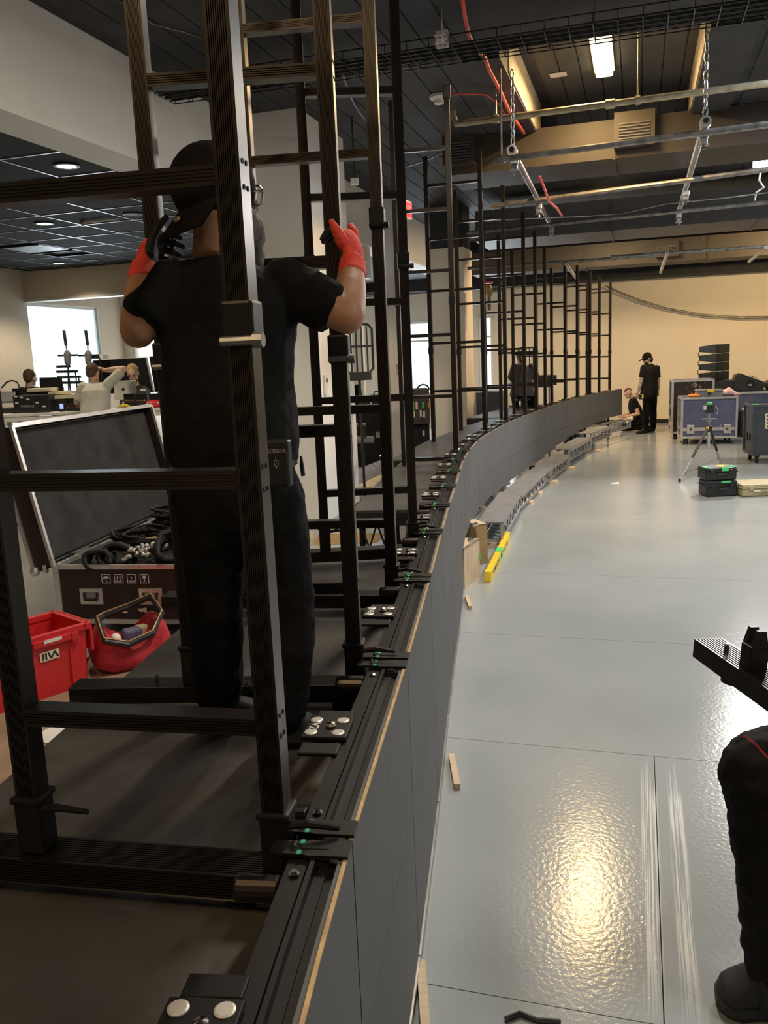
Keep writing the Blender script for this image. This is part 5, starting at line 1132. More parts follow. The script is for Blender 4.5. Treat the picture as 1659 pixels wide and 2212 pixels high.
t = thing('phone', 'upright phone with a pale screen left of the desk radio', 'phone', V((P(133, 885, 12.28).x, 12.28, zt_))); obj('case', pbox(128, 870, 137, 886, 12.28, .02, zt_)[0], mBlk, t); obj('screen', pbox(129.5, 872, 136, 883, 12.274, .008)[0], mScrn, t)
tag(obj('green_tape_roll', MB().lathe([(.03, 0), (.045, 0), (.045, .04), (.03, .04)], V((P(136, 870, 12.6).x, 12.62, zt_+.06)), n=14), mGreen, base=V((P(136, 870, 12.6).x, 12.62, zt_+.06))), 'small green tape roll on the gear behind the phone', 'tape')
tag(obj('gear_block', pbox(108, 862, 142, 886, 12.5, .3, zt_)[0], mBlk, base=V((P(125, 880, 12.5).x, 12.5, zt_)), bevel=.01), 'low black gear block between switcher and desk radio', 'gear')
g = V((P(362, 985, 10.6).x, 10.75, 0)); tag(obj('foil_bag', MB().ell(g+V((0, 0, .42)), ((.17, 0, 0), (0, .15, 0), (0, 0, .42)), 14, 10), mChrome, base=g, smooth=True, disp=(.10, .07)), 'crumpled clear plastic bag behind the trunk lid', 'bag')
tag(obj('orange_pole', MB().tube([V((P(379, 1010, 11).x, 11, 0)), P(374, 1050, 11), P(384, 990, 11)], .012, 6), mOrg, base=V((P(379, 1010, 11).x, 11, 0))), 'thin orange pole behind the trunk lid', 'pole')
# ================================================================ MIDDLE: rolls, chair, amp console
def roll(nm, lab, a, b, r, mt_, bands=0):
    a, b = V(a), V(b); t = thing(nm, lab, 'roll', V(((a.x+b.x)/2, (a.y+b.y)/2, 0))); ax = (b-a).normalized()
    obj('wound_sheet', MB().tube([a, a.lerp(b, .5), b], r, 20), mt_, t, smooth=False)
    sp = MB(); up = V((0, 0, 1)); sx = ax.cross(up)
    sp.tube([a-ax*.006+(sx*math.cos(k*.5)+up*math.sin(k*.5))*r*(.12+.85*k/60) for k in range(60)], .006, 4); obj('spiral_end', sp, mPaper if mt_ is mBeige else mBlkM, t)
    for k in range(bands): obj('tie_band', MB().tube([a.lerp(b, .72+.06*k), a.lerp(b, .73+.06*k)], r*1.03, 20), mBlk, t)
roll('vinyl_roll', 'rolled beige vinyl lying on the floor behind the second deck', (-.42, 12.2, .11), (.52, 15.0, .11), .11, mBeige, 4)
roll('carpet_roll', 'rolled grey carpet lying beside the beige vinyl roll', (-.62, 12.5, .17), (.12, 14.7, .17), .17, mCard)
tag(obj('cardboard_sheet', MB().plate([G(672, 1178)+V((0, 0, .004)), G(815, 1172)+V((0, 0, .004)), G(832, 1152)+V((0, 0, .004)), G(690, 1154)+V((0, 0, .004))], .004), mPlyD, base=G(750, 1165)), 'brown cardboard sheet on the floor beyond the deck gap', 'cardboard')
tag(obj('plywood_sheet', MB().plate([G(640, 1168)+V((0, 0, .004)), G(676, 1166)+V((0, 0, .004)), G(676, 1150)+V((0, 0, .004)), G(640, 1152)+V((0, 0, .004))], .004), mPly, base=G(655, 1160)), 'pale plywood sheet on the floor by the pillar foot', 'plywood')
Dc = 14.75; q = lambda x, y, dy=0: P(x, y, Dc+dy)
g = q(786, 1000); g.z = 0; t = thing('office_chair', 'grey office chair with armrest and chrome star base behind the second ladder', 'chair', g)
obj('seat', MB().box((g.x-.05, Dc, q(780, 950).z), (.5, .48, .09)), mGreyB, t, bevel=.03)
for x, dy in ((785, -.2), (768, .22)):
    a = q(x, 917, dy); am = obj('armrest', MB().box(a, (.09, .26, .035)), mGreyB, t, bevel=.012); obj('arm_post', MB().box((a.x+.02, a.y, (a.z+q(785, 948).z)/2), (.05, .05, a.z-q(785, 948).z)), mBlk, am)
obj('gas_post', MB().tube([V((g.x, Dc, .09)), V((g.x, Dc, q(780, 950).z))], .028, 10), mBlk, t)
for k in range(5):
    a = 2*math.pi*k/5+.3; e = V((g.x+.32*math.cos(a), Dc+.32*math.sin(a), .06)); lg = obj('base_arm', MB().tube([V((g.x, Dc, .11)), e], [.022, .014], 8), mChrome, t); obj('caster', MB().tube([e+V((-.02, 0, -.03)), e+V((.02, 0, -.03))], .028, 10), mBlk, lg)
mb, c = pbox(758, 884, 828, 1000, 16.3, .6, 0); t = thing('black_road_box', 'wide black road box behind the grey office chair', 'case', c); obj('body', mb, mBlkM, t, bevel=.01)
obj('latch', pbox(812, 932, 827, 946, 16.28, .02)[0], mChrome, t); obj('corner', MB().sph(P(822, 985, 16.3), .04), mChrome, t)
mb, c = pbox(768, 864, 800, 878, 16.4, .3); zz = P(0, 884, 16.3).z; t = thing('hard_case', 'low black hard case with green tape on the wide road box', 'case', V((c.x, c.y, zz))); obj('body', pbox(768, 866, 800, 884 , 16.4, .3, P(790, 884, 16.3).z)[0], mBlk, t, bevel=.01); obj('green_tape', pbox(772, 874, 786, 879, 16.39, .01)[0], mGreen, t); obj('green_tape', pbox(770, 865, 778, 870, 16.39, .01)[0], mGreen, t)
t = thing('hard_case', 'upright black hard case beside the low taped case on the wide road box', 'case', V((P(815, 880, 16.5).x, 16.5, zz))); obj('body', pbox(803, 851, 827, 884, 16.5, .25, P(790, 884, 16.3).z)[0], mBlk, t, bevel=.02); obj('handle', MB().tube([P(807, 852, 16.6), P(810, 846, 16.6), P(820, 846, 16.6), P(823, 852, 16.6)], .012, 6), mBlk, t)
Da = 14.9; c0, c1_ = P(884, 970, Da), P(931, 970, Da); t = thing('amp_console', 'tall dark equipment case with green and white tape strips between the ladders', 'case', V(((c0.x+c1_.x)/2, Da, 0)))
up_, dn = P(886, 842, Da).z, .28
obj('upper_body', MB().bb((c0.x, Da, .88), (c1_.x, Da+.7, up_)), mTaupe, t, bevel=.01); obj('lower_body', MB().bb((c0.x, Da+.1, dn), (c1_.x-.01, Da+.65, .87)), mBlkM, t)
for x in (c0.x+.06, c1_.x-.06):
    for y in (Da+.18, Da+.58): obj('leg', MB().tube([(x, y, .0), (x, y, dn)], .03, 8), mBlk, t)
for x, y0, y1, mt_ in ((892, 868, 890, mGreen), (900, 868, 884, mPaper), (914, 868, 882, mGreen), (927, 868, 880, mOrg), (894, 888, 902, mPaper), (909, 886, 900, mPaper), (916, 888, 902, mPaper), (915, 930, 942, mPaper)): obj('tape_strip', pbox(x-2, y0, x+2, y1, Da-.006, .008)[0], mt_, t)
hp = P(914, 843, Da+.2); obj('hoop', MB().tube([hp+V((.11*math.cos(math.pi*k/8), 0, .10*math.sin(math.pi*k/8))) for k in range(9)], .014, 6), mBlk, t)
# pillar beyond and small wall fittings
pc_ = WR.inverted() @ G(880, 1006)
S('wall_pillar_far', MB(WR).bb((pc_.x-.42, pc_.y, 0), (pc_.x, pc_.y+.6, 5.0)), mWallW)
def onB(px, py, b):
    d = WR.inverted() @ ray(px, py); o0 = WR.inverted() @ V((0, 0, EYE)); k = b/d.x; return o0+d*k
for (px, py), hh, lb in (((701, 832), .16, 'white thermostat on the near pillar'),):
    c = onB(px, py, -3.86); t = thing('thermostat', lb, 'thermostat', WR @ c, -TH); obj('case', MB(t).box((.015, 0, 0), (.03, .10, .26)), mWhite, t, bevel=.005); obj('display', MB(t).box((.032, .01, .06), (.004, .05, .05)), mBlk, t)
c = V((pc_.x, pc_.y, 0)); c = WR @ (c+V((-.10, -.006, 1.83))); t = thing('wall_notice', 'small printed white notice on the far pillar', 'notice', c, -TH); obj('sheet', MB(t).box((0, 0, 0), (.10, .008, .2)), mPaper, t)
for k in range(6): obj('print_line', MB(t).box((0, -.005, .08-.03*k), (.08, .002, .012)), mGreyB, t)
# ================================================================ RIGHT: road cases, speakers, tripod
def roadcase(lab, c, rz, wd, dp, ht, mt_, cast=.13, edge=mEdge, latches=True, split=.22, name='road_case', group='road cases by the back wall', front=True):
    t = thing(name, lab, 'case', c, rz, group); b0 = cast
    obj('body_panel', MB(t).box((0, 0, b0+ht/2), (wd-.03, dp-.03, ht-.02)), mt_, t)
    for z in (b0+.016, b0+ht-.016)+((b0+ht*split,) if split else ()):
        for y in (-dp/2, dp/2): obj('edge_rail', MB(t).box((0, y*.985, z), (wd, .035, .045 if z not in (b0+ht*split,) else .07)), edge, t)
        for x in (-wd/2, wd/2): obj('edge_rail', MB(t).box((x*.985, 0, z), (.035, dp, .045)), edge, t)
    for x in (-wd/2, wd/2):
        for y in (-dp/2, dp/2):
            obj('edge_post', MB(t).box((x*.98, y*.98, b0+ht/2), (.045, .045, ht)), edge, t)
            obj('caster', MB(t).tube([(x*.76-.02, y*.76, .06), (x*.76+.02, y*.76, .06)], .06, 12).box((x*.76, y*.76, .12), (.09, .09, .03)), mRub, t)
    if latches:
        for x in (-wd*.33, wd*.33): obj('latch', MB(t).box((x, -dp/2-.008, b0+ht*split), (.15, .02, .19)), mEdge, t, bevel=.008); obj('latch_knob', MB(t).box((x, -dp/2-.022, b0+ht*split), (.03, .012, .05)), mBlk, t)
    return t
fa, fb = G(1471, 945, .15), G(1591, 943, .15); rzA = math.atan2((fb-fa).y, (fb-fa).x); wA = (fb-fa).length; nA = V((-math.sin(rzA), math.cos(rzA), 0))
mid = (fa+fb)/2; hA = P(1530, 858, mid.y).z-.13
cA = V((mid.x, mid.y, 0))+nA*.4
t = roadcase('blue road case with white edges standing behind the laser tripod', cA, rzA, wA, .8, hA, mCaseB)
obj('printed_ring', MB(t).tube([(.05+.12*math.cos(k*math.pi/10-.6), -.392, .13+hA*.66+.12*math.sin(k*math.pi/10-.6)) for k in range(12)], .006, 4), mWhite, t)
for k in range(2): obj('printed_line', MB(t).box((.0+.0*k, -.389, .13+hA*(.47-.05*k)), (.30-.2*k, .006, .018)), mWhite, t)
obj('side_handle', MB(t).box((-wA/2-.006, -.1, .13+hA*.6), (.02, .16, .12)), mSteel, t, bevel=.006); obj('yellow_tag', MB(t).box((.04, -.395, .13+hA-.02), (.12, .012, .045)), mYel, t)
zA = .13+hA; wa = WM[t.name]
q_ = thing('tool_box', 'dark grey tool box with a yellow tag on top of the blue road case', 'tool box', wa @ V((.02, -.05, zA)), rzA); obj('lower_body', MB(q_).box((0, 0, .05), (.52, .34, .10)), mGreyB, q_, bevel=.015); obj('lid', MB(q_).box((0, 0, .125), (.53, .35, .045)), mGreyB, q_, bevel=.015); obj('yellow_tag', MB(q_).box((.02, -.18, .12), (.14, .01, .05)), mYel, q_); obj('latch', MB(q_).box((0, -.178, .06), (.06, .012, .05)), mBlk, q_)
tag(obj('orange_pouch', MB().ell(wa @ V((-.28, -.2, zA+.03)), (V((.14, 0, 0)), V((0, .09, 0)), V((0, 0, .04))), 14, 8), mOrg, base=wa @ V((-.28, -.2, zA)), smooth=True), 'orange pouch at the left on top of the blue road case', 'pouch')
tag(obj('pink_cloth', MB().rings([(wa @ V((.22+.1*k, -.05+.01*k, zA+hh)), V((0, 1, 0)), V((0, 0, 1)), .1, hh) for k, hh in enumerate((.03, .06, .09, .05, .02))], 12), mPink, base=wa @ V((.4, -.05, zA)), smooth=True, disp=(.03, .06)), 'crumpled pink and white cloth on the right of the blue road case', 'cloth')
cB = WM[t.name] @ V((-.22, 1.05, 0))
hB = P(1500, 820, cB.y).z-.12
t = roadcase('tall open rack case with a splattered brown panel behind the blue case', cB, rzA, .86, .7, hB, mCaseD, latches=False, split=0)
obj('open_side', MB(t).box((-.425, 0, .13+hB/2), (.012, .56, hB-.12)), mBlkM, t)
sp_ = MB(t)
for k in range(60): a = random.gauss(0, .10); z = .13+hB*random.uniform(.62, .95); sp_.disc((.02+a, -.342, z), (0, 1, 0), random.uniform(.004, .014), .003, 6)
obj('paint_spatter', sp_, mLitSpat, t, kind='stuff')
for k, z in enumerate((.25, .5)): obj('device_face', MB(t).box((-.435, .05-.1*k, .13+hB*z), (.01, .1, .1)), mSilver, t)
for k, (y, z) in enumerate(((-.1, .12), (.06, .22))): obj('orange_label', MB(t).box((-.436, y, .13+hB*z), (.008, .09, .2)), mPink, t)
cS = WM[t.name] @ V((.55, .95, 0)); sh = P(1530, 822, cS.y).z
t = thing('subwoofer', 'black subwoofer cabinet under the four stacked speakers', 'speaker', cS, rzA); obj('cabinet', MB(t).box((0, 0, sh/2), (.85, .7, sh)), mBlk, t, bevel=.012); obj('grille', MB(t).box((0, -.353, sh/2), (.78, .012, sh-.1)), mGrille, t)
zz = sh; an = [0]
P0 = None
topz = P(1530, 745, cS.y).z; ah = (topz-sh)/4
for k in range(4):
    c = cS+V((0, 0, sh+ah*k+.01))
    t = thing('line_speaker', ('lowest', 'second lowest', 'second highest', 'topmost')[k]+' black speaker of the stack on the subwoofer', 'speaker', c, rzA+.95, 'stacked black line speakers')
    w2, d2_, h2, hb_ = .31, .24, ah*.97, ah*.60
    vs = [(-w2, -d2_, 0), (w2, -d2_, 0), (w2*.62, d2_, (h2-hb_)/2), (-w2*.62, d2_, (h2-hb_)/2), (-w2, -d2_, h2), (w2, -d2_, h2), (w2*.62, d2_, h2-(h2-hb_)/2), (-w2*.62, d2_, h2-(h2-hb_)/2)]
    obj('cabinet', MB(t).add([V(v) for v in vs], [(0, 3, 2, 1), (4, 5, 6, 7), (0, 1, 5, 4), (1, 2, 6, 5), (2, 3, 7, 6), (3, 0, 4, 7)]), mBlk, t, bevel=.006)
    obj('grille', MB(t).box((0, -d2_-.004, h2/2), (w2*1.9, .01, h2*.86)), mGrille, t)
    for x in (-w2*.8, w2*.8): obj('rigging_pin', MB(t).box((x, -d2_*.6, h2/2), (.03, .06, h2*.98)), mBlkM, t)
    if k < 3: obj('link_cable', MB(t).tube([(-w2*.62, d2_*.9, h2*.6), (-w2*.95, d2_*.8, h2*.75), (-w2*1.0, d2_*.8, h2*1.1), (-w2*.62, d2_*.9, h2*1.35)], .009, 6), mRub, t)
cC = P(1640, 925, 19.6); cC.z = 0; hC = P(1610, 847, 19.3).z-.13
t = roadcase('blue road case under the two wedge speakers at the right edge', cC, rzA, 1.2, .8, hC, mCaseB, split=0, latches=False)
obj('printed_ring', MB(t).tube([(-.1+.13*math.cos(k*math.pi/8), -.392, .13+hC*.5+.13*math.sin(k*math.pi/8)) for k in range(17)], .008, 4).box((-.1, -.392, .13+hC*.5+.03), (.14, .008, .03)).box((-.1, -.392, .13+hC*.5-.03), (.1, .008, .03)), mWhite, t)
for k, (dx, sg) in enumerate(((-.27, 1), (.42, -1))):
    c = WM[t.name] @ V((dx, 0, .13+hC)); q_ = thing('wedge_speaker', ('black wedge speaker with a round port on the right blue case', 'second black wedge speaker cut by the right edge of the photo')[k], 'speaker', c, rzA, 'wedge speakers on the right blue case')
    pf = [(-.36, 0), (.26, 0), (.36, .16), (.28, .22), (-.20, .42), (-.30, .38), (-.36, .20)]; pf = [(p[0]*sg, p[1]) for p in pf]; pf = pf if sg > 0 else pf[::-1]
    obj('cabinet', MB(q_).plate([V((p[0], -.22, p[1])) for p in pf][::-1] if False else [V((p[0], -.22, p[1])) for p in pf], .44), mBlk, q_, bevel=.01)
    obj('port_ring', MB(q_).lathe([(.085, 0), (.085, .012), (.07, .012), (.065, .004)], (.02*sg, -.22, .18), (0, -1, 0), n=20), mBlkM, q_); obj('port_plate', MB(q_).box((.0, -.236, .15), (.07, .006, .035), 0), mSilver, q_)
    obj('top_handle', MB(q_).box((.08*sg, -.1, .33), (.16, .1, .012), R=M.Rotation(.38*sg, 3, 'Y')), mBlkM, q_)
mb, c = pbox(1600, 887, 1632, 931, 18.6, .5, 0); t = thing('floor_speaker', 'black box speaker on the floor between the blue cases', 'speaker', c); obj('cabinet', mb, mBlk, t, bevel=.02); obj('grille', pbox(1604, 892, 1630, 926, 18.59, .012)[0], mGrille, t)
for x in (1606, 1615): obj('shiny_knob', MB().sph(P(x, 884, 18.7), .035, 8, 6), mWhite, t)
cD = P(1668, 983, 14.7); cD.z = 0; hD = P(1630, 877, 14.3).z-.14
t = roadcase('slate road case with a printed panel cut by the right edge', cD, rzA+.05, .82, .7, hD, mCaseS, edge=mCaseS, split=0, latches=False, cast=.14, group='road cases by the back wall')
obj('printed_panel', MB(t).box((-.05, -.352, .14+hD*.68), (.34, .006, .26)), mPaper, t)
for k in range(4): obj('print_line', MB(t).box((-.05, -.357, .14+hD*.68+.09-.06*k), (.28, .004, .03)), mCaseS, t)
obj('green_tape', MB(t).box((-.36, -.2, .14+hD+.004), (.08, .2, .01)), mGreen, t)
for y in (-.1, .1): obj('side_slot', MB(t).box((-.405, y, .14+hD*.34), (.012, .05, .12)), mBlkM, t)
# tripod with laser
tc_ = V((5.20, 13.55, 0)); ap = P(1531, 925, tc_.y); ap = V((tc_.x, tc_.y, ap.z))
sx = P(1531, 925, tc_.y).x; tc_.x = sx; ap.x = sx
t = thing('tripod', 'aluminium and black tripod standing on the open grey floor', 'tripod', tc_)
obj('hub', MB().lathe([(.03, -.05), (.055, -.02), (.055, .03), (.03, .05)], ap, n=14), mBlk, t)
hz_ = P(1531, 893, tc_.y).z; obj('centre_column', MB().tube([ap-V((0, 0, .30)), V((sx, tc_.y, hz_))], .016, 10), mSteel, t); obj('column_sleeve', MB().tube([ap-V((0, 0, .30)), ap-V((0, 0, .06))], .026, 10), mSilver, t)
for ft in (G(1468, 1041), G(1560, 1012), G(1552, 990)):
    d_ = ft-ap; s0 = ap+V((d_.x, d_.y, 0)).normalized()*.05
    lg = obj('leg', MB().tube([s0, s0.lerp(ft, .55)], .021, 8), mBlk, t); obj('lower_leg', MB().tube([s0.lerp(ft, .52), ft+V((0, 0, .02))], .013, 8), mSteel, lg); obj('foot_tip', MB().tube([ft+V((0, 0, .0)), ft+V((0, 0, .05))], .02, 8), mRub, lg); obj('yellow_joint', MB().sph(s0, .03, 8, 6), mYel, lg)
obj('pan_handle', MB().tube([ap+V((.06, -.02, -.02)), ap+V((.17, -.05, .02)), ap+V((.18, -.05, .07))], .008, 6), mSteel, t)
lz = V((sx, tc_.y, hz_)); t = thing('laser_level', 'black and green laser level mounted on the tripod', 'laser', lz)
obj('body', MB().box(lz+V((.0, 0, .075)), (.13, .11, .13)), mBlk, t, bevel=.012); obj('side_head', MB().box(lz+V((-.075, -.01, .09)), (.05, .07, .06)), mGlass, t, bevel=.008); obj('top_lens', MB().lathe([(.045, .14), (.045, .165), (.03, .18)], lz, n=14), mGreen, t)
# stacked black cases and the tan case
def hardcase(lab, px0, px1, py, Y, dp, h, mt_, topm=None, z0=0.0, group=None):
    a, b = P(px0, py, Y), P(px1, py, Y); t = thing('hard_case', lab, 'case', V(((a.x+b.x)/2, Y+dp/2, z0)), 0, group); w_ = b.x-a.x
    obj('shell', MB(t).box((0, 0, h*.36), (w_, dp, h*.66)), mt_, t, bevel=.018); obj('lid', MB(t).box((0, 0, h*.85), (w_, dp, h*.28)), topm or mt_, t, bevel=.018); obj('seam_rib', MB(t).box((0, 0, h*.70), (w_+.02, dp+.02, .018)), mt_, t, bevel=.004)
    for x in (-w_*.3, w_*.3): obj('latch', MB(t).box((x, -dp/2-.008, h*.68), (.05, .02, .06)), mt_, t, bevel=.005)
    obj('handle', MB(t).tube([(-.06, -dp/2, h*.5), (-.05, -dp/2-.025, h*.5), (.05, -dp/2-.025, h*.5), (.06, -dp/2, h*.5)], .01, 6), mt_, t)
    return t, w_
gS = G(1558, 1073)
hs_ = P(1558, 1038, gS.y).z; t, w_ = hardcase('lower black hard case of the stack on the grey floor', 1526, 1593, 1060, gS.y, .30, hs_, mBlk, group='black hard cases on the grey floor')
obj('green_tape', MB(t).box((.05, -.157, hs_*.92), (.13, .008, .025)), mGreen, t)
ht_ = P(1558, 1010, gS.y).z-hs_; t, w_ = hardcase('upper black hard case with yellow and green tape on the stack', 1524, 1592, 1030, gS.y, .30, ht_, mBlk, None, hs_, group='black hard cases on the grey floor')
obj('top_sheet', MB(t).box((0, 0, ht_*.995), (w_*.9, .26, .006)), mGreyB, t); obj('yellow_sticker', MB(t).box((.05, 0, ht_+.002), (.10, .14, .006)), mYel, t)
for x in (-w_*.44, w_*.44): obj('green_tape', MB(t).box((x, -.06, ht_+.001), (.045, .16, .008)), mGreen, t)
obj('green_tape', MB(t).box((.05, -.155, ht_*.86), (.09, .01, .06)), mGreen, t)
gT = G(1630, 1073); htn = P(1630, 1046, gT.y).z; t, w_ = hardcase('low tan equipment case at the right edge of the grey floor', 1604, 1700, 1060, gT.y, .45, htn, mTan); obj('white_strip', MB(t).box((-.05, -.232, htn*.45), (.2, .008, .02)), mWhite, t)
# mixing desk and cases behind the ladders
D = 19.2; q = lambda x, y, dy=0: P(x, y, D+dy)
a, b = q(1050, 838), q(1192, 832); t = thing('long_desk', 'long dark desk behind the far ladder frames', 'table', V(((a.x+b.x)/2, D, 0)))
zt2 = a.z; obj('desk_top', MB().bb((a.x, D, zt2-.04), (b.x, D+.7, zt2)), mBlk, t)
for x in (a.x+.05, b.x-.05):
    for y in (D+.05, D+.65): obj('leg', MB().tube([(x, y, 0), (x, y, zt2-.04)], .025, 8), mSteel, t)
t = thing('mixing_desk', 'black mixing console with a small pale screen on the long desk', 'console', V((q(1180, 830).x, D+.1, zt2))); obj('body', MB().bb((q(1152, 830).x, D+.05, zt2), (q(1204, 830).x, D+.6, q(1180, 811).z)), mBlk, t, bevel=.01); obj('screen', MB().bb((q(1181, 830).x, D+.035, q(0, 822).z), (q(1196, 830).x, D+.05, q(0, 814).z)), mSilver, t)
for k in range(6): obj('fader', MB().box((q(1156+4*k, 820).x, D+.04, q(0, 819).z), (.012, .02, .06)), mSteel, t)
t = roadcase('blue road case with a pale sticker behind the ladders left of the seated person', V((P(1062, 900, 18.2).x, 18.3, 0)), -.25, .62, .5, 1.15, mCaseB, split=0, latches=False); obj('sticker', MB(t).box((.08, -.255, .42), (.18, .006, .14)), mWhite, t); obj('inner_box', MB(t).box((-.18, -.262, .45), (.16, .02, .3)), mBlkM, t)
# ================================================================ CEILING GEAR
c = G(1300, 105, 5.38); cl2 = WR.inverted() @ c
t = thing('ceiling_lamp', 'bright warm fluorescent lamp in the ceiling recess', 'lamp', c, -TH)
obj('housing', MB(t).box((0, 0, .015), (.24, 1.66, .05)), mWhite, t); obj('diffuser', MB(t).box((0, 0, -.045), (.20, 1.6, .07)), mLamp, t, bevel=.02)
sc_ = G(1206, 162, 5.39); tag(obj('ceiling_patch', MB(WR).box(WR.inverted() @ sc_, (.2, .14, .012)), mWhite, base=sc_), 'torn white paper patch on the ceiling recess boards', 'paper')
sm_ = G(948, 210, 4.96); t = thing('smoke_detector', 'white round smoke detector on the dark ceiling', 'detector', sm_); obj('base_ring', MB().lathe([(.11, .02), (.11, -.01), (.09, -.025)], sm_, n=18), mWhite, t); obj('sensor', MB().lathe([(.06, -.025), (.055, -.07), (.02, -.08)], sm_, n=14), mWhite, t)
wl_ = P(1641, 352, 13.9); t = thing('work_lamp', 'glaring white work lamp hung under the ceiling pipes at right', 'lamp', wl_)
obj('lamp_body', MB().box(wl_+V((.06, .08, .02)), (.34, .12, .2)), mBlk, t, bevel=.01); obj('lamp_face', MB().box(wl_+V((.04, .0, -.0)), (.26, .02, .13)), mLampW, t); obj('bracket', MB().tube([wl_+V((.06, .1, .1)), wl_+V((.06, .1, 4.96-wl_.z))], .012, 6), mSteel, t)
obj('tied_cord', MB().tube([wl_+V((.05, .05, -.1)), wl_+V((.02, .05, -.25)), wl_+V((.10, .05, -.36)), wl_+V((-.02, .05, -.44)), wl_+V((-.04, .05, -.55))], .014, 6), mWhite, t)
def pipe(nm, lab, p0, p1, r, mt_, grp=None, rods=(), top=None):
    p0, p1 = V(p0), V(p1); t = thing(nm, lab, 'pipe', (p0+p1)/2, 0, grp); obj('tube', MB().tube([p0, p1], r, 10), mt_, t, smooth=False)
    for k in rods:
        c = p0.lerp(p1, k); obj('hanger_rod', MB().tube([c, V((c.x, c.y, top if top else 5.0 if not -1.75 < (WR.inverted() @ c).x < 1.05 or not 9 < (WR.inverted() @ c).y < 13.9 else 5.42))], .010, 6), mt_, t); obj('hanger_ring', MB().disc(c, p1-p0, r*1.35, .05, 10), mt_, t)
    return t
a, b = G(1000, 266, 4.62), G(1659, 180, 4.62); b = b+(b-a)*.5
t = pipe('sprinkler_pipe', 'yellowed sprinkler pipe crossing below the lit ceiling recess', a, b, .035, mPipeY, None, (.08, .40, .9))
obj('elbow', MB().tube([a, a+V((-.07, .02, .0)), a+V((-.10, .03, .09)), a+V((-.10, .03, .14))], .034, 10), mPipeY, t); obj('coupling', MB().tube([a.lerp(b, .33), a.lerp(b, .35)], .05, 10), mPipeY, t)
zp = 4.05
for k, (p, q_, nm, mt_) in enumerate((((1068, 346), (1659, 269), 'nearest scaffold pipe crossing under the ceiling duct', mPipeY), ((1060, 446), (1659, 366), 'middle scaffold pipe crossing behind the two hung pipes', mSteelD), ((1010, 503), (1659, 437), 'furthest scaffold pipe crossing behind the two hung pipes', mSteelD))):
    a, b = G(*p, zp), G(*q_, zp); b = b+(b-a)*.5; pipe('scaffold_pipe', nm, a, b, .032, mSteelD, 'scaffold pipes hung under the ceiling', (.02, .88) if k == 0 else ())
def clampat(p, lab):
    t = thing('pipe_clamp', lab, 'clamp', p, -TH, 'steel clamps on the hung pipes'); obj('jaw', MB(t).box((0, 0, 0), (.09, .09, .07)).box((0, 0, -.06), (.07, .07, .05)), mSteel, t, bevel=.01); obj('bolt', MB(t).tube([(.0, 0, -.14), (0, 0, -.05)], .014, 8).tube([(-.05, 0, -.1), (.05, 0, -.1)], .012, 6), mChrome, t)
    return t
def chain(lab, p0, p1):
    t = thing('hang_chain', lab, 'chain', p1); L_ = (p1-p0).length; n = int(L_/.075); ax = (p1-p0).normalized(); u = ax.orthogonal().normalized(); v = ax.cross(u)
    for k in range(n):
        c = p0+ax*(k+.5)*L_/n; w_ = u if k % 2 else v
        obj('chain_link', MB().tube([c+w_*.022*math.cos(2*math.pi*j/8)+ax*.05*math.sin(2*math.pi*j/8) for j in range(9)], .008, 5, cap=False), mSteel, t)
zl = 4.14
for k, (p, q_, ctop, nmx) in enumerate((((1108, 328), (1192, 490), (1105, 195), 'left'), ((1523, 267), (1466, 458), (1524, 148), 'right'))):
    a, b = G(*p, zl), G(*q_, zl); t = pipe('scaffold_pipe', '%s lengthwise scaffold pipe hung from a chain' % nmx, a-(b-a).normalized()*.12, b, .036, mSteel if k else mSteelD, 'scaffold pipes hung under the ceiling')
    top = V((a.x, a.y, 4.94)); chain('%s steel chain holding the lengthwise pipe' % nmx, top, a+V((0, 0, .06)))
    obj('open_end', MB().tube([a-(b-a).normalized()*.13, a-(b-a).normalized()*.115], .026, 10), mBlkM, t)
    obj('end_collar', MB().tube([a-(b-a).normalized()*.09, a], .055, 10), mSteel, t)
    for j, kk in enumerate((.02, .55 if k == 0 else .62, .98)): clampat(a.lerp(b, kk)+V((0, 0, -.07)), ('nearest', 'middle', 'furthest')[j]+' steel clamp on the %s lengthwise pipe' % nmx)
# ducts running across the hall
def duct(lab, a0, a1, b0, b1, z0, z1, mt_, vents=()):
    t = thing('air_duct', lab, 'duct', room((b0+b1)/2, (a0+a1)/2, z0), -TH, 'ceiling ducts')
    X0 = WM[t.name].inverted() @ WR
    n = 4; 
    for k in range(n):
        q0, q1 = b0+(b1-b0)*k/n, b0+(b1-b0)*(k+1)/n; obj('duct_section', MB(WR).bb((q0+.004, a0, z0), (q1-.004, a1, z1)), mt_, t); obj('flange', MB(WR).bb((q1-.03, a0-.02, z0-.02), (q1, a1+.02, z1)), mt_, t)
    for vb, wd_, hh in vents:
        vt = obj('vent_box', MB(WR).bb((vb-wd_/2, a0-.16, z0+.10), (vb+wd_/2, a0, z0+.10+hh)), mt_, t)
        obj('vent_dark', MB(WR).bb((vb-wd_*.38, a0-.166, z0+.14), (vb+wd_*.38, a0-.16, z0+.02+hh*.78)), mBlkM, vt)
        for j in range(7): obj('louvre', MB(WR).bb((vb-wd_*.38, a0-.175, z0+.15+j*(hh*.6)/7), (vb+wd_*.38, a0-.16, z0+.165+j*(hh*.6)/7)), mDuctG, vt)
    return t
dA = WR.inverted() @ G(1300, 345, 4.5)
vA = WR.inverted() @ G(1370, 290, 4.7); vB = WR.inverted() @ G(995, 345, 4.7)
duct('brown duct face with two louvred vents crossing behind the ceiling recess', dA.y, dA.y+1.15, -2.6, 6.5, 4.5, 4.98, mDuct, ((vA.x, .5, .42), (vB.x, .42, .42)))
dC = WR.inverted() @ G(1300, 500, 4.15)
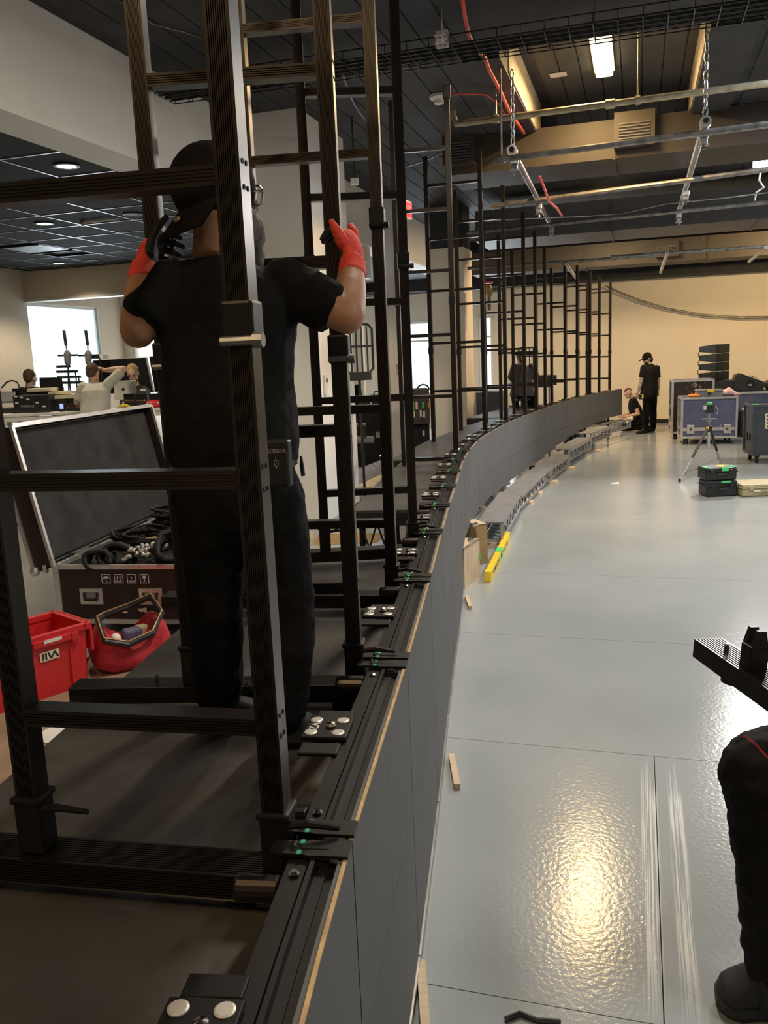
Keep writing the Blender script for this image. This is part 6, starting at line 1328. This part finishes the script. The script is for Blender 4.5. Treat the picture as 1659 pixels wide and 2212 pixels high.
duct('grey duct crossing the hall beyond the scaffold pipes', dC.y, dC.y+1.5, -3.0, 7.0, 4.15, 4.7, mDuctG, ())
dE = WR.inverted() @ G(1300, 575, 3.95)
duct('furthest brown duct before the beige back wall', 21.4, 22.3, -4.0, 7.0, 3.98, 4.5, mDuct, ((.6, .5, .36),))
for k, (px, py, z) in enumerate(((1160, 570, 3.72), (1470, 545, 3.72))):
    a = G(px-150, py+10, z); b = G(px+260, py-18, z); pipe('conduit_pipe', ('left', 'right')[k]+' dark conduit pipe running before the far black band', a, b, .03, mSteelD, 'dark conduit pipes', (.5,), 3.98)
for k, ((x0, y0), (x1, y1)) in enumerate((((1222, 570), (1248, 605)), ((1442, 545), (1427, 588)), ((1655, 535), (1618, 565)))):
    pipe('drop_pipe', ('left', 'middle', 'right')[k]+' short steel pipe stub below the far conduit', G(x0, y0, 3.66), G(x1, y1, 3.66), .03, mSteel, 'short pipe stubs')
# cable tray of wire mesh, red cables, smaller wires
ta, tb = WR.inverted() @ G(830, 118, 4.72), None
t = thing('cable_tray', 'black wire mesh cable tray crossing near the top of the photo', 'cable tray', room(0, ta.y+.3, 4.72), -TH)
mb = MB(WR)
for k in range(6): mb.tube([(-4.6, ta.y+.1*k, 4.72), (7, ta.y+.1*k, 4.72)], .006, 4)
for k in range(2): mb.tube([(-4.6, ta.y+.5*k, 4.80), (7, ta.y+.5*k, 4.80)], .006, 4)
for k in range(58): b = -4.6+.2*k; mb.tube([(b, ta.y, 4.80), (b, ta.y, 4.715), (b, ta.y+.5, 4.715), (b, ta.y+.5, 4.80)], .005, 4)
obj('wire_mesh', mb, mAluD, t, kind='stuff')
for k in range(7): obj('tray_cable', MB(WR).tube([(-4.6, ta.y+.06+.06*k, 4.735), (-1, ta.y+.06+.05*k, 4.74), (2, ta.y+.05+.06*k, 4.735), (7, ta.y+.06+.06*k, 4.735)], .012, 5), mBlk, t)
for b in (-3, -.4, 2.2, 4.6): obj('tray_hanger', MB(WR).tube([(b, ta.y+.25, 4.72), (b, ta.y+.25, 5.0)], .008, 5), mSteel, t)
hb2 = WR.inverted() @ G(955, 85, 4.6); hh_ = thing('tray_bracket', 'shiny bracket with bolts hanging under the cable tray', 'bracket', WR @ hb2, -TH); obj('plate', MB(hh_).box((0, 0, .0), (.10, .06, .12)), mSteelD, hh_)
for k in range(6): obj('bolt', MB(hh_).tube([(-.04+.04*(k % 3), -.03, -.03+.06*(k//3)), (-.04+.04*(k % 3), -.06, -.05+.06*(k//3))], .011, 6), mChrome, hh_)
obj('hanger', MB(hh_).tube([(0, 0, .05), (0, 0, 5.0-hb2.z)], .008, 5), mSteelD, hh_)
def wire(nm, lab, pts, z, r, mt_, cat='cable', grp=None):
    ps = [G(x, y, zz) for (x, y), zz in zip(pts, z if hasattr(z, '__len__') else [z]*len(pts))]
    return tag(obj(nm, MB().tube(ps, r, 6), mt_, base=ps[0], smooth=True), lab, cat, grp)
wire('red_cable', 'thick red cable dropping from the cable tray towards the duct', [(996, -20), (1003, 30), (1012, 75), (1030, 108), (1048, 125), (1056, 150), (1080, 195), (1100, 240), (1132, 288)], [4.86]*9, .020, mCableR)
wire('red_cable', 'second red strand looping beside the thick red cable', [(970, 203), (1010, 202), (1050, 204), (1078, 225), (1092, 250), (1110, 262), (1128, 284)], 4.9, .010, mCableR)
wire('red_cable', 'red cable length behind the left lengthwise pipe', [(1165, 382), (1178, 412), (1186, 435), (1203, 450), (1214, 466)], 4.02, .016, mCableR)
wire('grey_cable', 'thin pale cable swagged along the furthest scaffold pipe', [(1040, 478), (1130, 472), (1250, 468), (1340, 462), (1440, 440), (1560, 428), (1690, 412)], 4.1, .010, mSteel)
wire('grey_cable', 'thin pale cable hanging between the tall ladder posts', [(840, 365), (870, 362), (905, 352), (935, 340), (960, 328)], 4.9, .010, mSteel)
wire('black_cable', 'thin black cable looped across the dark ceiling left of the tray', [(715, 170), (750, 155), (800, 152), (850, 152), (872, 140), (878, 130)], 4.85, .010, mBlk)
wire('grey_cable', 'thin grey cable hanging down the dark ceiling behind the third ladder', [(738, 155), (752, 195), (765, 225), (782, 250), (792, 262)], 4.9, .008, mSteel)
for k, pts in enumerate(([(255, 0), (330, 52), (400, 70), (440, 84)], [(255, 25), (300, 52), (350, 90), (400, 125)], [(320, 30), (370, 75), (420, 115), (450, 118)])): wire('grey_cable', ('upper', 'lower', 'middle')[k]+' thin cable on the black ceiling behind the second ladder', pts, 5.0 if k else 4.97, .006, mSteelD)
wc = [(1306, 618), (1340, 634), (1380, 650), (1440, 668), (1520, 682), (1600, 687), (1700, 686)]
for k in range(2):
    ps = [room(*((lambda d: (d.x*(A1-.15)/d.y, A1-.15))(WR.inverted() @ ray(x, y))), 0)+V((0, 0, (lambda d: EYE+d.z*(A1-.15)/d.y)(WR.inverted() @ ray(x, y-3*k)))) for x, y in wc]
    tag(obj('hanging_cord', MB().tube(ps, .012, 5), mSteelD, base=ps[0], smooth=True), ('lower', 'upper')[k]+' of two cords sagging across the beige back wall', 'cord', 'cords on the back wall')
# lights, vent and sprinkler on the grid ceiling
dl = None
for k, (px, py, on) in enumerate(((144, 357, 1), (95, 482, 1), (127, 568, 1), (287, 462, 0), (200, 562, 0))):
    c = G(px, py, 4.10); lb = ('nearest lit downlight in the black grid ceiling', 'middle lit downlight in the black grid ceiling', 'furthest lit downlight in the black grid ceiling', 'unlit downlight beside the left hand of the worker', 'unlit downlight far back in the black grid ceiling')[k]
    t = thing('downlight', lb, 'downlight', c, 0, 'downlights in the black grid ceiling'); obj('trim_ring', MB().lathe([(.13, 0), (.13, -.012), (.10, -.016), (.095, 0)], c, n=20), mBlk if on else mDuctG, t); obj('lens', MB().disc(c+V((0, 0, -.008)), (0, 0, 1), .095, .006, 20), mDown if on else mDuctG, t)
c = G(75, 537, 4.095); t = thing('air_vent', 'square grey air vent panel in the black grid ceiling', 'vent', c, -TH); obj('vent_plate', MB(t).box((0, 0, 0), (.78, .84, .012)), mSteelD, t); obj('vent_frame', MB(t).box((0, .43, -.01), (.82, .03, .03)), mBlk, t); obj('vent_frame', MB(t).box((0, -.43, -.01), (.82, .03, .03)), mBlk, t)
a, b = G(178, 482, 4.08), G(254, 472, 4.08); t = thing('sprinkler_branch', 'short white sprinkler tube lying along a ceiling grid bar', 'pipe', a); obj('tube', MB().tube([a, b], .014, 6), mWhite, t); obj('sprinkler_head', MB().lathe([(.03, .02), (.03, 0), (.015, -.03), (.03, -.04)], a, n=10), mGold, t)
# exit sign and valve
c = P(874, 452, 11.2); t = thing('exit_sign', 'red exit sign half hidden behind the fourth ladder frame', 'sign', c, 1.1); obj('sign_body', MB(t).box((0, 0, 0), (.34, .05, .22)), mWhite, t, bevel=.006); obj('sign_face', MB(t).box((.0, -.028, .0), (.31, .006, .18)), mExit, t); text('EXIT', .115, WM[t.name] @ V((0, -.034, 0)), WM[t.name].to_3x3() @ V((1, 0, 0)), (0, 0, 1), mWhite, t); obj('sign_stem', MB(t).tube([(0, 0, .1), (0, 0, 5.0-c.z)], .012, 6), mBlk, t)
c = P(1056, 628, 17.5); t = thing('pipe_valve', 'brass valve with a red wheel under the far ceiling', 'valve', c); obj('valve_body', MB().lathe([(.05, -.12), (.07, -.05), (.07, .05), (.04, .12)], c, n=12), mGold, t); obj('wheel', MB().disc(c+V((0, 0, .16)), (0, 0, 1), .09, .03, 12), mRed, t); obj('riser_pipe', MB().tube([c+V((0, 0, -.4)), c+V((0, 0, -.1))], .04, 8).tube([c, c+V((.25, 0, 0)), c+V((.3, 0, .2)), V((c.x+.3, c.y, 5.0))], .035, 8), mSteelD, t)
c = P(690, 408, 9.6); t = thing('ceiling_sensor', 'small white sensor under the dark ceiling left of the raised red glove', 'sensor', P(766, 392, 11)); cc = P(766, 392, 11); obj('sensor_body', MB().box(cc, (.10, .06, .08)), mWhite, t, bevel=.01); obj('sensor_arm', MB().tube([cc, V((cc.x, cc.y, 5.0))], .01, 6), mBlk, t)
